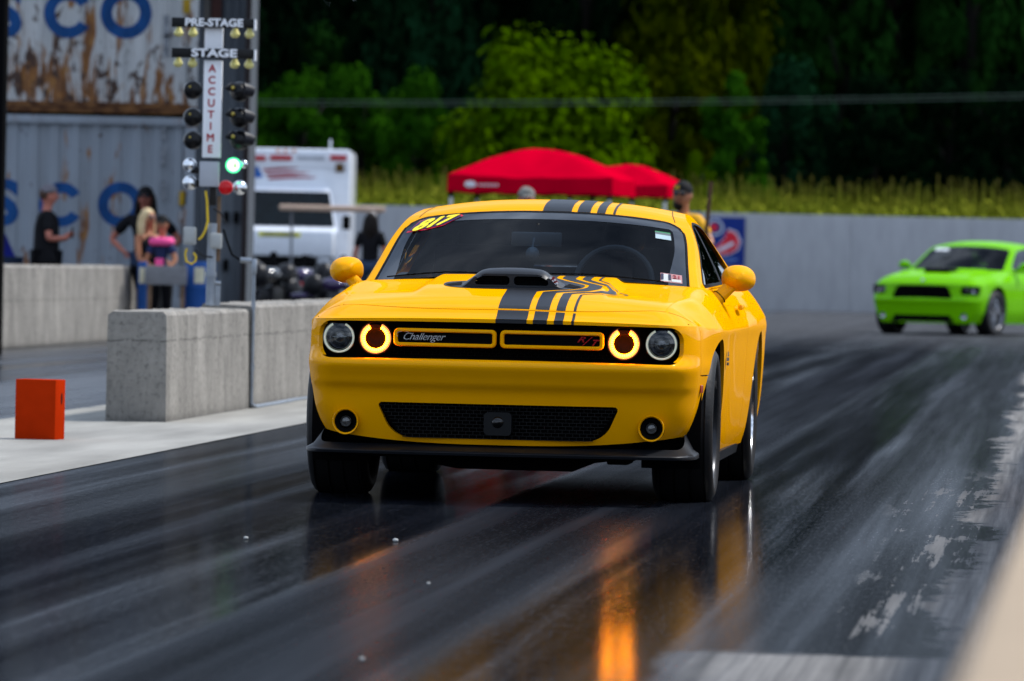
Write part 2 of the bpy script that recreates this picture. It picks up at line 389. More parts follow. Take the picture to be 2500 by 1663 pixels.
CARX, CARY, CARA = -.0642, 26.627, .09424
car = empty('muscle_car', (CARX, CARY, 0), -CARA, 'yellow two-door muscle car with black hood stripes racing toward the camera', 'car')
CP = dict(
    X0=[(.2, .74), (.26, .775), (.30, .805), (.36, .842), (.43, .866), (.5, .878), (.56, .886), (.64, .892), (.75, .89), (.80, .884), (.84, .872), (.9, .85)],
    X1=[(.15, .86), (.2, .885), (.3, .915), (.45, .935), (.6, .945), (.74, .952), (.79, .956), (.85, .945)],
    prof=[(.2, .14), (.26, .11), (.33, .082), (.42, .052), (.50, .030), (.520, .018), (.535, .002), (.57, -.016), (.60, -.034), (.622, -.045), (.636, -.042), (.652, -.020), (.668, .008), (.69, .022), (.75, .022), (.8, .012), (.83, .012)],
    zS=[(0, .835), (.37, .832), (.65, .812), (1.0, .80), (1.6, .79), (3.0, .80), (3.9, .84), (5, .84)],
    zc=[(-.1, .80), (0, .835), (.08, .866), (.17, .898), (.34, .938), (.6, .966), (1.0, .985), (1.45, 1.012), (1.8, 1.02), (4.2, 1.05), (5.1, 1.0)],
    drop=[(0, .018), (.3, .04), (.6, .045), (1.0, .035), (1.5, .025), (5, .03)],
    haunch=[(0, 0), (1.3, 0), (2.3, -.012), (3.0, 0), (3.8, .022), (5, .01)],
    dome=lambda x, y: (.022 * sm(.36, .85, y) * (1 - sm(.405, .455, abs(x))) - .010 * sm(.5, .9, y) * (1 - sm(1.2, 1.5, y)) * sm(.455, .47, abs(x)) * (1 - sm(.55, .72, abs(x)))) if y < 1.6 else 0.,
    crx=.15, cry=.30, L=5.0, sweep=.075, Rs=.168, Rf=.16, es=1.95, ef=1.7,
    zb=lambda x, y: (.268 + .04 * (abs(x) / .82) ** 3) if y < .42 else .205,
    gy=[(0, 1.42), (.15, 1.72), (.3, 2.02), (.42, 2.25), (.46, 2.33), (.52, 2.5), (.62, 2.8), (.74, 3.2), (.82, 3.5), (.92, 3.95), (1, 4.35)],
    gz=[(0, 1.022), (.15, 1.142), (.3, 1.252), (.42, 1.335), (.46, 1.362), (.52, 1.388), (.62, 1.406), (.74, 1.395), (.82, 1.36), (.92, 1.21), (1, 1.08)],
    rx=[(0, .79), (.15, .762), (.3, .735), (.42, .695), (.46, .68), (.52, .66), (.62, .645), (.74, .645), (.82, .66), (.92, .71), (1, .74)],
    ry=[(0, 1.62), (.15, 1.88), (.3, 2.14), (.42, 2.36), (.46, 2.44), (.52, 2.6), (.62, 2.85), (.74, 3.25), (.82, 3.55), (.92, 4.0), (1, 4.4)],
    rz=[(0, .985), (.15, 1.09), (.3, 1.195), (.42, 1.283), (.46, 1.305), (.52, 1.33), (.62, 1.348), (.74, 1.34), (.82, 1.30), (.92, 1.15), (1, 1.05)],
    bx=[(1.5, .80), (2.0, .825), (3.0, .835), (3.7, .85), (4.4, .84)], bz=[(1.5, .975), (2.0, .985), (3.0, 1.0), (3.7, 1.03), (4.4, 1.03)], gpow=2.4)
sh = Shell(CP)
SV, SF = sh.side()
TV, TF = sh.top()
AX_F, AX_R, WR = .93, 3.88, .36
def arch_d(y, z): return min(math.hypot(y - AX_F, z - .355) - .402, math.hypot(y - AX_R, z - .355) - .412)
def g_grille(x, z): return rbox(x, z, 0, .735 - .006 * (x / .8) ** 2, .826, .0835, .062)
def d_intake(x, z):
    a = (abs(x) - (.500 + (z - .345) * .45)) * .91; b = z - .452; c = .293 - z
    def rc(p, q, r): return sqrt(max(p + r, 0) ** 2 + max(q + r, 0) ** 2) + min(max(p + r, q + r), 0) - r
    return max(rc(a, b, .02), rc(a, c, .07))
FOG = (.691, .359)
def d_fog(x, z): return math.hypot(abs(x) - FOG[0], z - FOG[1]) - .058
def front_sdf(p):
    x, y, z = p[:3]; d = arch_d(y, z) if abs(x) > .6 else 1.
    if y < .45: d = min(d, g_grille(x, z), d_intake(x, z), d_fog(x, z))
    return d
SV2, SF2 = clipf(SV, SF, front_sdf)
GAP = .003
def f_bump(p):    # > 0 on the bumper
    return max(.37 - p[1], min(.595 - p[2], .62 - p[1]))
def f_fdoor(p): return (1.52 + .10 * (p[2] - .5)) - p[1]
def f_dq(p): return (3.06 - .12 * (p[2] - .5)) - p[1]
def ret(p, d=.018):
    """returns along the edges of openings and panels point into the car"""
    x, y, z = p[:3]
    if y < .45 and abs(x) < .80 and z < .825: return (x, y + (.055 if z < .6 or z > .4 else .04), z)
    return (x - math.copysign(d, x), y, z)
def tret(p):
    if len(p) > 3 and p[3] < .002: return None
    return None
def toprim(V, F, g=.0): return rim(V, F, tret)
def shoulder(p):
    # the shoulder edge is shared by side and top: no return there
    return None
def panel(name, V, F, m, parent, retf=ret, smooth=32, label=None):
    bm = bmesh.new(); vs = [bm.verts.new(p[:3]) for p in V]
    lay = {}
    for f in F:
        try: bm.faces.new([vs[i] for i in f])
        except ValueError: pass
    ex = [p[3:] for p in V]
    bm.verts.index_update(); L4 = bm.verts.layers.float.new('d')
    for i, v in enumerate(bm.verts): v[L4] = ex[i][0] if len(ex[i]) else 9.
    bmesh.ops.remove_doubles(bm, verts=bm.verts, dist=.0003); bm.verts.index_update()
    V = [(*v.co, v[L4]) for v in bm.verts]; F = [tuple(v.index for v in f.verts) for f in bm.faces]; bm.free()
    V, F = rim(V, F, retf) if retf else (V, F)
    o = MB().add(V, F).build(name, m, parent, smooth, merge=.0002)
    if label: o['label'] = label
    return o
bV, bF = clipf(SV2, SF2, lambda p: f_bump(p) - GAP)
XH = lambda y: .735 + .045 * (y - .25)
def ysh(x): return .125 + .125 * (abs(x) / .73) ** 3
f_head = lambda p: ysh(p[0]) - p[1]
hV, hF = clipf(TV, TF, lambda p: f_head(p) - GAP)
bV, bF = rim(bV, bF, lambda p: None if p[2] > .79 and g_grille(p[0], p[2]) > .003 and p[1] < .45 else ret(p))
hV, hF = rim(hV, hF, lambda p: (p[0], p[1], p[2] - .02) if p[3] > .004 else None)
m_ = MB().add(bV, bF).add(hV, hF); bumper = m_.build('front_bumper', YEL, car, 38, merge=.0002)
HY0 = 1.47
f_hood = lambda p: min(p[1] - ysh(p[0]), XH(p[1]) - abs(p[0]), HY0 + .26 * p[0] ** 2 - p[1])
oV, oF = clipf(TV, TF, lambda p: f_hood(p) - .0032)
panel('hood', oV, oF, YEL, car, lambda p: (p[0], p[1], p[2] - .025))
f_cab = lambda p: rbox(p[0], p[1], 0, 2.95, .72, 1.28, .1)
for sg in (-1, 1):
    q = clipf(SV2, SF2, lambda p: min(-f_bump(p), f_fdoor(p), p[0] * sg) - GAP)
    t = clipf(TV, TF, lambda p: min(-f_head(p) if abs(p[0]) < 2 else 1, p[0] * sg, f_fdoor(p), max(abs(p[0]) - XH(p[1]), p[1] - HY0 - .26 * p[0] ** 2 - .12), f_cab(p), .5) - GAP)
    m_ = MB().add(*q).add(*toprim(*t)); panel('fender', m_.v, m_.f, YEL, car)
    q = clipf(SV2, SF2, lambda p: min(-f_fdoor(p), f_dq(p), p[0] * sg) - GAP)
    t = clipf(TV, TF, lambda p: min(-f_fdoor(p), f_dq(p), p[0] * sg, f_cab(p)) - GAP)
    m_ = MB().add(*q).add(*toprim(*t)); door = panel('door', m_.v, m_.f, YEL, car)
    # door handle
    mb = MB().box((sg * .935, 2.75, .895), (.022, .20, .026), bev=.008); mb.build('door_handle', YEL, door)
    q = clipf(SV2, SF2, lambda p: min(-f_dq(p), p[0] * sg) - GAP)
    t = clipf(TV, TF, lambda p: min(-f_dq(p), p[0] * sg, f_cab(p)) - GAP)
    m_ = MB().add(*q).add(*toprim(*t)); panel('rear_quarter', m_.v, m_.f, YEL, car)
# dark cowl under the back edge of the hood
cV, cF = clipf(TV, TF, lambda p: min(p[1] - (HY0 - .06) - .26 * p[0] ** 2, 1.72 - p[1], .76 - abs(p[0])))
MB().add([(x, y, z - .012) for x, y, z, d in cV], cF).build('cowl', BLK, car)

# ---- greenhouse
VS = [i / 90 for i in range(91)]; WS = [-1 + 2 * i / 80 for i in range(81)]
gV, gF = grid(lambda a, b: sh.gh(a, b), VS, WS)
def gl_front(p):     # > 0 inside the windscreen
    v, wv = p[3], abs(p[4]); X = wv * .70; hw = .70 * .945
    return min(-rbox(X, v * 1.2, 0, .0, hw, .418 * 1.2 + .012 * (1 - (wv) ** 2), .085), 1)
def gl_back(p):
    v, wv = p[3], abs(p[4]); return -rbox(wv * .66, v * 2, 0, 1.86, .60, .14, .05)
rV, rF = clipf(gV, gF, lambda p: min(-gl_front(p) - .004, -gl_back(p) - .002))
roofm = MB().add(rV, rF)
for sg in (-1, 1):
    sV, sF_ = grid(lambda a, b: sh.gside(a, b, sg), VS, [i / 24 for i in range(25)])
    def gl_side(p):
        d = p[5]; y = p[1]; zb = sh.bz(y)
        return min(d - (.050 + .0 * y), p[2] - zb - .018, 3.62 - .5 * (p[2] - 1.0) - y, y - 1.80)
    pV, pF = clipf(sV, sF_, lambda p: -gl_side(p))
    roofm.add(pV, pF)
    wV, wF = clipf(sV, sF_, lambda p: min(gl_side(p), max(2.93 - p[1], p[1] - 3.03)))
    wV = [(x - sg * .012, y, z) for x, y, z, *_ in wV]
    MB().add(wV, wF).build('side_window', GLSD, car)
    wV, wF = clipf(sV, sF_, lambda p: min(gl_side(p), p[1] - 2.93, 3.03 - p[1]))
    MB().add([(x - sg * .010, y, z) for x, y, z, *_ in wV], wF).build('door_pillar', BLK, car)
    # black seals round the side windows
    fr, ff = clipf(sV, sF_, lambda p: min(gl_side(p) + .010, .006 - gl_side(p)))
    MB().add([(x + sg * .002, y, z) for x, y, z, *_ in fr], ff).build('window_seal', BLK, car)
roofm.build('roof', YEL, car, 30, merge=.0005)
MB().add([(x * .972, y, z - .022) for x, y, z in roofm.v], roofm.f).build('cabin_lining', INT, car, 30, merge=.0005)
fV, fF = clipf(gV, gF, gl_front)
ws = MB().add(fV, fF).build('windscreen', GLS, car)
bV_, bF_ = clipf(gV, gF, gl_back); MB().add(bV_, bF_).build('rear_window', glass('rear_glass', (.025, .03, .03), base=.0), car)
sV_, sF2_ = clipf(gV, gF, lambda p: min(gl_front(p) + .006, .010 - gl_front(p)))
MB().add([(x, y - .001, z + .0015) for x, y, z, *_ in sV_], sF2_).build('windscreen_seal', BLK, ws)
FRIT = glass('dark_glass_band', (.03, .035, .04), base=.03)
zV, zF = clipf(gV, gF, lambda p: min(gl_front(p) - .006, max(.052 + .03 * sm(.25, 0, p[3]) - gl_front(p), p[3] - .372 - .0 * abs(p[4]))))
MB().add([(x, y - .001, z + .001) for x, y, z, *_ in zV], zF).build('glass_band', FRIT, ws)

# ---- stripes, laid on the panels
BANDS = [(-.013, .127), (.155, .218), (.249, .290), (.327, .339)]
def top_ribbon(edge0, edge1, ys, name, m, off=.0014, parent=car, nx=None):
    W_ = 10
    X = []; Y = []
    for y in ys:
        a, b = edge0(y), edge1(y)
        for k in range(W_ + 1): X.append(a + (b - a) * k / W_); Y.append(y)
    z, D = sh.topz(np.array(X), np.array(Y)); n = W_ + 1
    V = [(x, y, zz + off, d) for x, y, zz, d in zip(X, Y, z.tolist(), D.tolist())]
    F = [(i * n + j, i * n + j + 1, (i + 1) * n + j + 1, (i + 1) * n + j) for i in range(len(ys) - 1) for j in range(W_)]
    V, F = clip(V, F, [v[3] for v in V])
    return MB().add(V, F).build(name, m, parent)
# how far each stripe edge swings out to pass the scoop
JOG = Curve1([(0, 0), (.47, 0), (.53, .05), (.585, .12), (.72, .165), (.80, .165), (.93, .13), (1.12, .055), (1.25, .02), (1.5, .02)])
def swing(x0):
    k = .5 + .5 * min(1, max(0, (x0 - .1) / .24)); dl = .05 * (x0 - .1) / .24
    return lambda y: x0 + JOG(y + dl * .6 - .02) * (1.12 if x0 > .11 else 0)
ys_h = [(.0 + i * .0075) for i in range(0, 205)]
for (a, b) in BANDS:
    e0 = (lambda y, a=a: a) if a < 0 else swing(a); e1 = swing(b)
    r1 = [y for y in ys_h if y < .1225]; r2 = [y for y in ys_h if y > .1275 and y < HY0 - .005]
    top_ribbon(e0, e1, [-.02] + r1, 'hood_stripe', STR)
    if a < 0:
        r2a = [y for y in r2 if y < .62]; top_ribbon(e0, e1, r2a, 'hood_stripe', STR)
        top_ribbon(lambda y: .10, e1, [y for y in r2 if y >= .615], 'hood_stripe', STR)
    else: top_ribbon(e0, e1, r2, 'hood_stripe', STR)
    # short turn-down over the nose to the grille
    zz = [.812, .818, .824, .83, .8352]
    V = []
    for k in range(9):
        x = a + (b - a) * k / 8
        for z in zz: V.append((x, sh.prof(z) + sh.F(x) - .0014, z))
    F = [(i * 5 + j, (i + 1) * 5 + j, (i + 1) * 5 + j + 1, i * 5 + j + 1) for i in range(8) for j in range(4)]
    V, F = clipf(V, F, lambda p: g_grille(p[0], p[2]))
    MB().add(V, F).build('hood_stripe', STR, car)
    # roof: same bands over the roof skin
    V = []; vv = [.4325 + .38 * i / 50 for i in range(51)]
    for v in vv:
        for k in range(9):
            x = a + (b - a) * k / 8; p = sh.gh(v, x / sh.rx(v)); V.append((p[0], p[1] - .0008, p[2] + .0014))
    F = [(i * 9 + j, i * 9 + j + 1, (i + 1) * 9 + j + 1, (i + 1) * 9 + j) for i in range(50) for j in range(8)]
    MB().add(V, F).build('roof_stripe', STR, car)

# ---- scoop
sc_y0 = .60; sb = .968
scV = []; scF = []
ns = 40; st_y = [0, .012, .03, .07, .14, .24, .36, .46]
def sc_prof(q, k):
    """outline of the scoop at station k; q goes round from lower right over the top to lower left"""
    hs = [.052, .060, .068, .072, .070, .058, .035, .004][k]; wb = [.222, .228, .234, .238, .236, .22, .18, .12][k]; wt = [.158, .164, .168, .168, .16, .14, .11, .06][k]
    P = [(wb, 0), (wt + .012, hs * .55), (wt - .015, hs * .9), (wt - .05, hs), (0, hs * 1.05), (-wt + .05, hs), (-wt + .015, hs * .9), (-wt - .012, hs * .55), (-wb, 0)]
    return P
nP = 9
for k, dy in enumerate(st_y):
    for (x, h) in sc_prof(0, k):
        yy = sc_y0 + dy; zb_ = sh.zh(x, yy) - .004; scV.append((x, yy, zb_ + h + .008))
for k in range(len(st_y) - 1):
    for j in range(nP - 1): scF.append((k * nP + j, k * nP + j + 1, (k + 1) * nP + j + 1, (k + 1) * nP + j))
me = MB().add(scV, scF)
scoop = me.build('hood_scoop', STR, car, 60)
sub = scoop.modifiers.new('s', 'SUBSURF'); sub.levels = 2; sub.render_levels = 2
# face of the scoop with its two mouths
def sc_out(x, z):    # < 0 inside outer face
    h = z - sh.zh(x, sc_y0); t = min(1, max(0, h / .06)); return max(abs(x) - (.222 - .062 * t), h - .062 + .03 * max(0, (abs(x) - .12)) / .05 * .5)
fcV, fcF = grid(lambda a, b: (-.24 + .48 * a, sc_y0 + .002, sh.zh(0, sc_y0) - .02 + .095 * b), [i / 110 for i in range(111)], [i / 28 for i in range(29)])
def sc_mouth(x, z):
    b = sh.zh(0, sc_y0) + .031; cx = .088
    sk = (z - b) * -.35
    return rbox(abs(x) + (-.0 if abs(x) > cx else 0) - max(0, sk) * (1 if abs(x) > cx else 0), z, cx, b, .078, .0205, .016)
fcV, fcF = clipf(fcV, fcF, lambda p: min(-sc_out(p[0], p[2]), sc_mouth(p[0], p[2])))
fcV, fcF = rim(fcV, fcF, lambda p: (p[0], p[1] + .03, p[2]))
MB().add(fcV, fcF).build('scoop_mouth', STR, scoop)
MB().box((0, sc_y0 + .06, sh.zh(0, .6) + .03), (.33, .02, .048)).build('scoop_inside', DARK, scoop)
mb = MB()
for x in [-.15 + i * .0125 for i in range(25)]:
    mb.box((x, sc_y0 + .035, sh.zh(0, .6) + .03), (.0015, .002, .04))
for z in (.018, .030, .042): mb.box((0, sc_y0 + .035, sh.zh(0, .6) + z), (.32, .002, .0015))
mb.build('scoop_mesh', BLK, scoop)
# flat bezel round the scoop and its two side slots
X = []; Y = []; V = []
bz = [((.0, .50), 0)]
def bez(t):
    a = 2 * pi * t; c, s_ = cos(a), sin(a)
    return (.325 * math.copysign(abs(c) ** .75, c), .75 + .21 * math.copysign(abs(s_) ** .8, s_))
V = []; F = []
for i in range(64):
    ox, oy = bez(i / 64)
    for k in range(9):
        t = k / 8; X.append(ox * (1 - t)); Y.append(.75 + (oy - .75) * (1 - t))
z, D = sh.topz(np.array(X), np.array(Y)); V = [(x, y, zz + .0024) for x, y, zz in zip(X, Y, z)]
F = [(i * 9 + j, ((i + 1) % 64) * 9 + j, ((i + 1) % 64) * 9 + j + 1, i * 9 + j + 1) for i in range(64) for j in range(8)]
MB().add(V, F).build('scoop_bezel', STR, scoop, merge=.0005)
for sg in (-1, 1):
    tri = [(.232, .66), (.285, .64), (.315, .70), (.25, .80)]
    zz = [sh.zh(a, b) + .0045 for a, b in tri]
    MB().add([(sg * a, b, c) for (a, b), c in zip(tri, zz)], [(0, 1, 2, 3)]).build('scoop_slot', DARK, scoop)
b_ = MB()
for i in range(4):
    for j in range(3):
        if (i + j) % 2 == 0: b_.box((.178 + .010 * i, sc_y0 + .012, 1.015 - .004 * i + .010 * j - .012), (.009, .004, .009), ry=.9)
b_.build('chequered_badge', WHT, scoop)
MB().box((.193, sc_y0 + .016, 1.008), (.038, .003, .028), ry=.9).build('badge_plate', mat('badge_red', (.25, .02, .02), rough=.4), scoop)
# ------------------------------------------------------------------ yellow car: inner body, nose details
MB().box((0, 2.6, .42), (1.56, 3.9, .30), bev=.03).build('floor_pan', DARK, car)
mb = MB().box((0, .62, .34), (1.18, .7, .28)).box((0, .31, .60), (1.50, .18, .30)).box((0, .36, .40), (1.0, .22, .16))
mb.build('engine_bay', DARK, car)
mb = MB().prism([(-.33, .24), (-.30, .165), (-.2, .15), (.32, .148), (.42, .19), (.62, .215), (.62, .30), (-.5, .30)], .35, 1.5)
mb.box((.52, .55, .20), (.10, .3, .035), bev=.01).build('underbody_tray', DARK, car)
for sg in (-1, 1):
    for ay in (AX_F, AX_R):   # wheel housings
        V, F = grid(lambda a, b: (sg * (.62 + .27 * b), ay + .46 * cos(a), .355 + .43 * sin(a)), [-.45 + i * (pi + .9) / 24 for i in range(25)], [0, .5, 1])
        MB().add(V, F).build('wheel_housing', DARK, car)
    MB().box((sg * .66, (AX_F + AX_R) / 2, .5), (.06, 2.1, .5)).build('sill_inner', DARK, car)
    # sill below the door
    V, F = grid(lambda a, b: (sg * (.885 + .012 * b), a, .16 + .05 * b), [1.36 + i * .1 for i in range(22)], [0, .5, 1])
    V, F = rim(V, F, lambda p: (p[0] - sg * .04, p[1], p[2])); MB().add(V, F).build('side_sill', SPL, car)
# headlamp / grille recess
rec = MB(); P = rounded(0, .729, .835, .09, .062, 8)
V, F = grid(lambda a, b: (-.86 + 1.72 * a, .125 + sh.F(-.86 + 1.72 * a) * 1.0 + .02 * sm(.78, .86, abs(-.86 + 1.72 * a)), .63 + .2 * b), [i / 60 for i in range(61)], [0, 1])
V, F = clipf(V, F, lambda p: .843 - abs(p[0])); MB().add(V, F).build('grille_backing', DARK, car)
FY = lambda x: sh.F(x)
gm = MB()      # brick pattern of the upper grille
for r, z in enumerate([.668 + .0125 * i for i in range(10)]):
    for i in range(-16, 17):
        x = i * .032 + (.016 if r % 2 else 0)
        if abs(x) < .50:
            gm.box((x, .100 + FY(x), z), (.027, .012, .0018)); gm.box((x - .016, .100 + FY(x), z + .006), (.0018, .010, .0125))
gm.build('upper_grille', BLK, car)
for sg in (-1, 1):
    # yellow outlined grille inserts
    cx, hx, cz, hz = sg * .241, .232, .746, .0405
    o1 = rounded(cx, cz, hx, hz, .022, 6); o2 = rounded(cx, cz, hx - .0165, hz - .0165, .010, 6); n = len(o1)
    V = []; F = []
    prof = [(o1, .052), (o1, .014), (rounded(cx, cz, hx - .004, hz - .004, .019, 6), .008), (rounded(cx, cz, hx - .0125, hz - .0125, .013, 6), .008), (o2, .014), (o2, .052)]
    for P, y in prof: V += [(x, y + FY(x), z) for x, z in P]
    for k in range(len(prof) - 1):
        for i in range(n): F.append((k * n + i, k * n + (i + 1) % n, (k + 1) * n + (i + 1) % n, (k + 1) * n + i))
    MB().add(V, F).build('grille_insert', YEL, car, 50)
    V = [(x, .045 + FY(x), z) for x, z in o2]; MB().add(V, [tuple(range(n))]).build('insert_panel', BLK, car)
    gm = MB()
    for z in [cz - .02 + .01 * i for i in range(5)]: gm.box((cx, .040 + FY(cx), z), (hx * 2 - .04, .004, .0012))
    gm.build('insert_mesh', BLK, car)
# lower grille
MB().prism([(-.44, .29), (.44, .29), (.57, .44), (.57, .455), (-.57, .455), (-.57, .44)], .165, .17).build('intake_backing', DARK, car)
gm = MB()
for r, z in enumerate([.296 + .0158 * i for i in range(11)]):
    gm.box((0, .095, z), (2 * (.43 + (z - .295) * .75), .012, .0022))
    for i in range(-17, 18):
        x = i * .0322 + (.0161 if r % 2 else 0)
        if abs(x) > .43 + (z - .295) * .75: continue
        gm.box((x, .098, z + .0079), (.0022, .010, .0158))
gm.build('lower_grille', mat('grille_plastic', (.002, .0023, .0027), rough=.4), car)
cam_ = MB().prism(rounded(.003, .365, .062, .052, .02, 5), .050, .10)  .build('sensor_housing', mat('sensor_plastic', (.003, .0035, .0045), rough=.35), car, 50)
MB().lathe([(.0, -.008), (.016, -.004), (.026, .004), (.031, .012)], c=(.003, .045, .372), axis='Y', n=24).build('sensor_lens', GLOSSB, cam_)
# lamps
def annulus(r0, r1, y0, y1, c, n=48, a0=0, a1=2 * pi):
    V = []; F = []
    for i in range(n + 1):
        a = a0 + (a1 - a0) * i / n
        for r, y in ((r1, y1), (r1, y0), ((r0 + r1) / 2, y0 - .003), (r0, y0), (r0, y1)): V.append((c[0] + r * sin(a), c[1] + y, c[2] - r * cos(a)))
    for i in range(n):
        for k in range(4): F.append((i * 5 + k, i * 5 + k + 1, (i + 1) * 5 + k + 1, (i + 1) * 5 + k))
    return V, F
CUT = pi * .86
for sg in (-1, 1):
    c = (sg * .7285, .055 + FY(.73) * .9, .7375)
    hl = MB().lathe([(.074, .02), (.074, -.012), (.071, -.014), (.070, .03)], c=c, axis='Y', n=40).build('headlamp', GLOSSB, car)
    hl['label'] = 'outer lamp with a thin white ring'
    MB().add(*annulus(.0605, .0695, -.010, .01, c, a0=-CUT, a1=CUT)).build('light_ring', HALO, hl)
    MB().lathe([(.060, .004), (.050, .03), (.042, .034)], c=c, axis='Y', n=40).build('reflector', mat('lamp_reflector', (.10, .105, .12), rough=.2, metal=.8), hl)
    MB().add(*annulus(.054, .0565, -.004, .01, c, a0=-1.2, a1=1.2)).build('chrome_arc', CHR, hl)
    MB().add(*annulus(.0385, .0415, .004, .02, c)).build('projector_ring', CHR, hl)
    MB().lathe([(.0, .002), (.015, .004), (.028, .011), (.038, .024)], c=c, axis='Y', n=32).build('projector_lens', mat('projector_glass', (.01, .011, .013), rough=.03, var=.3, spec=1.), hl)
    MB().add([(c[0] + x, c[1] + .0015, c[2] + z) for x, z in ((-.030, .004), (-.006, .001), (-.006, -.003), (-.030, .0015), (.010, .003), (.032, .005), (.032, .001), (.010, -.001))], [(0, 1, 2, 3), (4, 5, 6, 7)]).build('shutter_glint', mat('lamp_shutter', (.3, .33, .33), rough=.25), hl)
    MB().lathe([(0, -.017), (.03, -.016), (.055, -.013), (.072, -.008)], c=c, axis='Y', n=32).build('lamp_cover', LENS, hl)
    c = (sg * .561, .050 + FY(.56), .7375)
    al = MB().lathe([(.076, .02), (.076, -.008), (.0725, -.010), (.071, .03)], c=c, axis='Y', n=40).build('turn_lamp', AMBD, car)
    al['label'] = 'inner lamp lit amber'
    MB().add(*annulus(.0615, .0695, -.002, .01, c, a0=-CUT, a1=CUT)).build('glow_ring', AMBR, al)
    nl = 30
    MB().add(*annulus(.0475, .0605, .0065, .012, c, a0=-CUT, a1=CUT)).build('led_backing', mat('led_backing', (.5, .15, .01), rough=.5, emit=(1., .30, .015), estr=1.6), al)
    for i in range(nl):
        a = -CUT + .05 + (2 * CUT - .1) * (i + .5) / nl; w_ = (2 * CUT) / nl * .36
        if i == 0: led0 = MB().add(*annulus(.0480, .0600, .000, .006, (0, 0, 0), n=2, a0=-w_, a1=w_)).build('led', AMB, al); led = led0
        else: led = led0.copy(); COL.objects.link(led)
        led.location = c; led.rotation_euler = (0, -a, 0)
    MB().lathe([(.0, .03), (.03, .03), (.036, .026), (.040, .010), (.044, .004), (.046, .006), (.0615, .008)], c=c, axis='Y', n=40).build('amber_bowl', AMBD, al)
    # fog lamps
    c = (sg * FOG[0], .062 + FY(.69) * .9, FOG[1])
    # wide yellow dish round the lamp, then black lamp
    MB().lathe([(.0595, -.012), (.0575, -.016), (.053, -.014), (.0505, -.004), (.050, .03)], c=c, axis='Y', n=40).build('fog_bezel', YEL, car, 60)
    fl = MB().lathe([(.051, -.002), (.047, .012), (.03, .018), (.026, .010), (.0245, .006), (.0, .006)], c=c, axis='Y', n=32).build('fog_lamp', BLK, car)
    MB().add(*annulus(.0225, .0245, .000, .008, c, n=32)).build('lamp_rim', mat('dull_metal', (.22, .22, .22), rough=.3, metal=.8), fl)
    MB().lathe([(0, -.002), (.012, .000), (.022, .006)], c=c, axis='Y', n=24).build('fog_lens', mat('fog_glass', (.06, .06, .058), rough=.12, var=.5, vscale=60, spec=1.), fl)
    # side marker
    MB().box((sg * .8905, .452, .535), (.008, .055, .035), bev=.003, rz=sg * -.12).build('side_marker', mat('marker_red', (.35, .05, .02), rough=.15), car)
# splitter
def spl_out(t):      # plan outline of the splitter from the centre to its rear end
    if t < .72: x = .80 * t / .72; return (x, -.03 + .085 * (x / .8) ** 2.4)
    u = (t - .72) / .28; return (.80 + .085 * sin(min(1, u * 1.6) * pi / 2), .055 + .42 * u ** 1.5)
V = []; F = []
TS = [i / 40 for i in range(41)]; full = [(-1, t) for t in TS[:0:-1]] + [(1, t) for t in TS]
for sg, t in full:
    x, y = spl_out(t); u = max(0, (t - .74) / .26); up = .17 * sm(.0, 1, u) ** 1.6
    ix = .97 if t < .8 else .955
    up *= .42
    V += [(sg * (x - .004), y + .03, .218), (sg * x, y + .003, .221), (sg * x, y, .232 + up * .05), (sg * (x - .002), y + .004, .237 + up * .08),
          (sg * (x * .985 - .02 * u), y + .05 - .02 * u, .240 + up * .35), (sg * (x * .965 - .05 * u), y + .15 - .06 * u, .262 + up * 1.4)]
n = 6
F = [(i * n + j, (i + 1) * n + j, (i + 1) * n + j + 1, i * n + j + 1) for i in range(len(full) - 1) for j in range(n - 1)]
F += [(i * n, i * n + n - 1, (i + 1) * n + n - 1, (i + 1) * n) for i in range(len(full) - 1)]
MB().add(V, F).build('front_splitter', SPL, car, 50)
# ---- lettering on the nose
CH = MB()
V, F = text_mesh('Challenger', size=.047, bold=.0, shear=.45, space=.93, wscale=1.0)
o = MB().add([(x, y, z) for x, y, z in V], F).build('lettering', mat('bright_badge', (.50, .52, .54), rough=.3), car, 0, (-.342, .036 + FY(.3), .748)); o['label'] = 'Challenger script badge'
sw = MB().tube([(-.455, .034, .748), (-.462, .034, .757), (-.452, .034, .768), (-.43, .034, .772), (-.405, .034, .768)], .0012, 5).build('script_flourish', _M['bright_badge'], car)
o = text_obj('lettering', 'R', mat('badge_red_bright', (.55, .006, .008), rough=.4), car, (.368, .036 + FY(.37), .752), size=.036, bold=.0012, shear=.5, wscale=1.5); o['label'] = 'red letter R of the grille badge'
o = text_obj('lettering', 'T', _M['badge_red_bright'], car, (.425, .036 + FY(.37), .738), size=.036, bold=.0012, shear=.5, wscale=1.4)
MB().add([(.374, .046, .724), (.379, .046, .724), (.425, .046, .766), (.420, .046, .766)], [(0, 1, 2, 3)]).build('badge_slash', _M['badge_red_bright'], car)

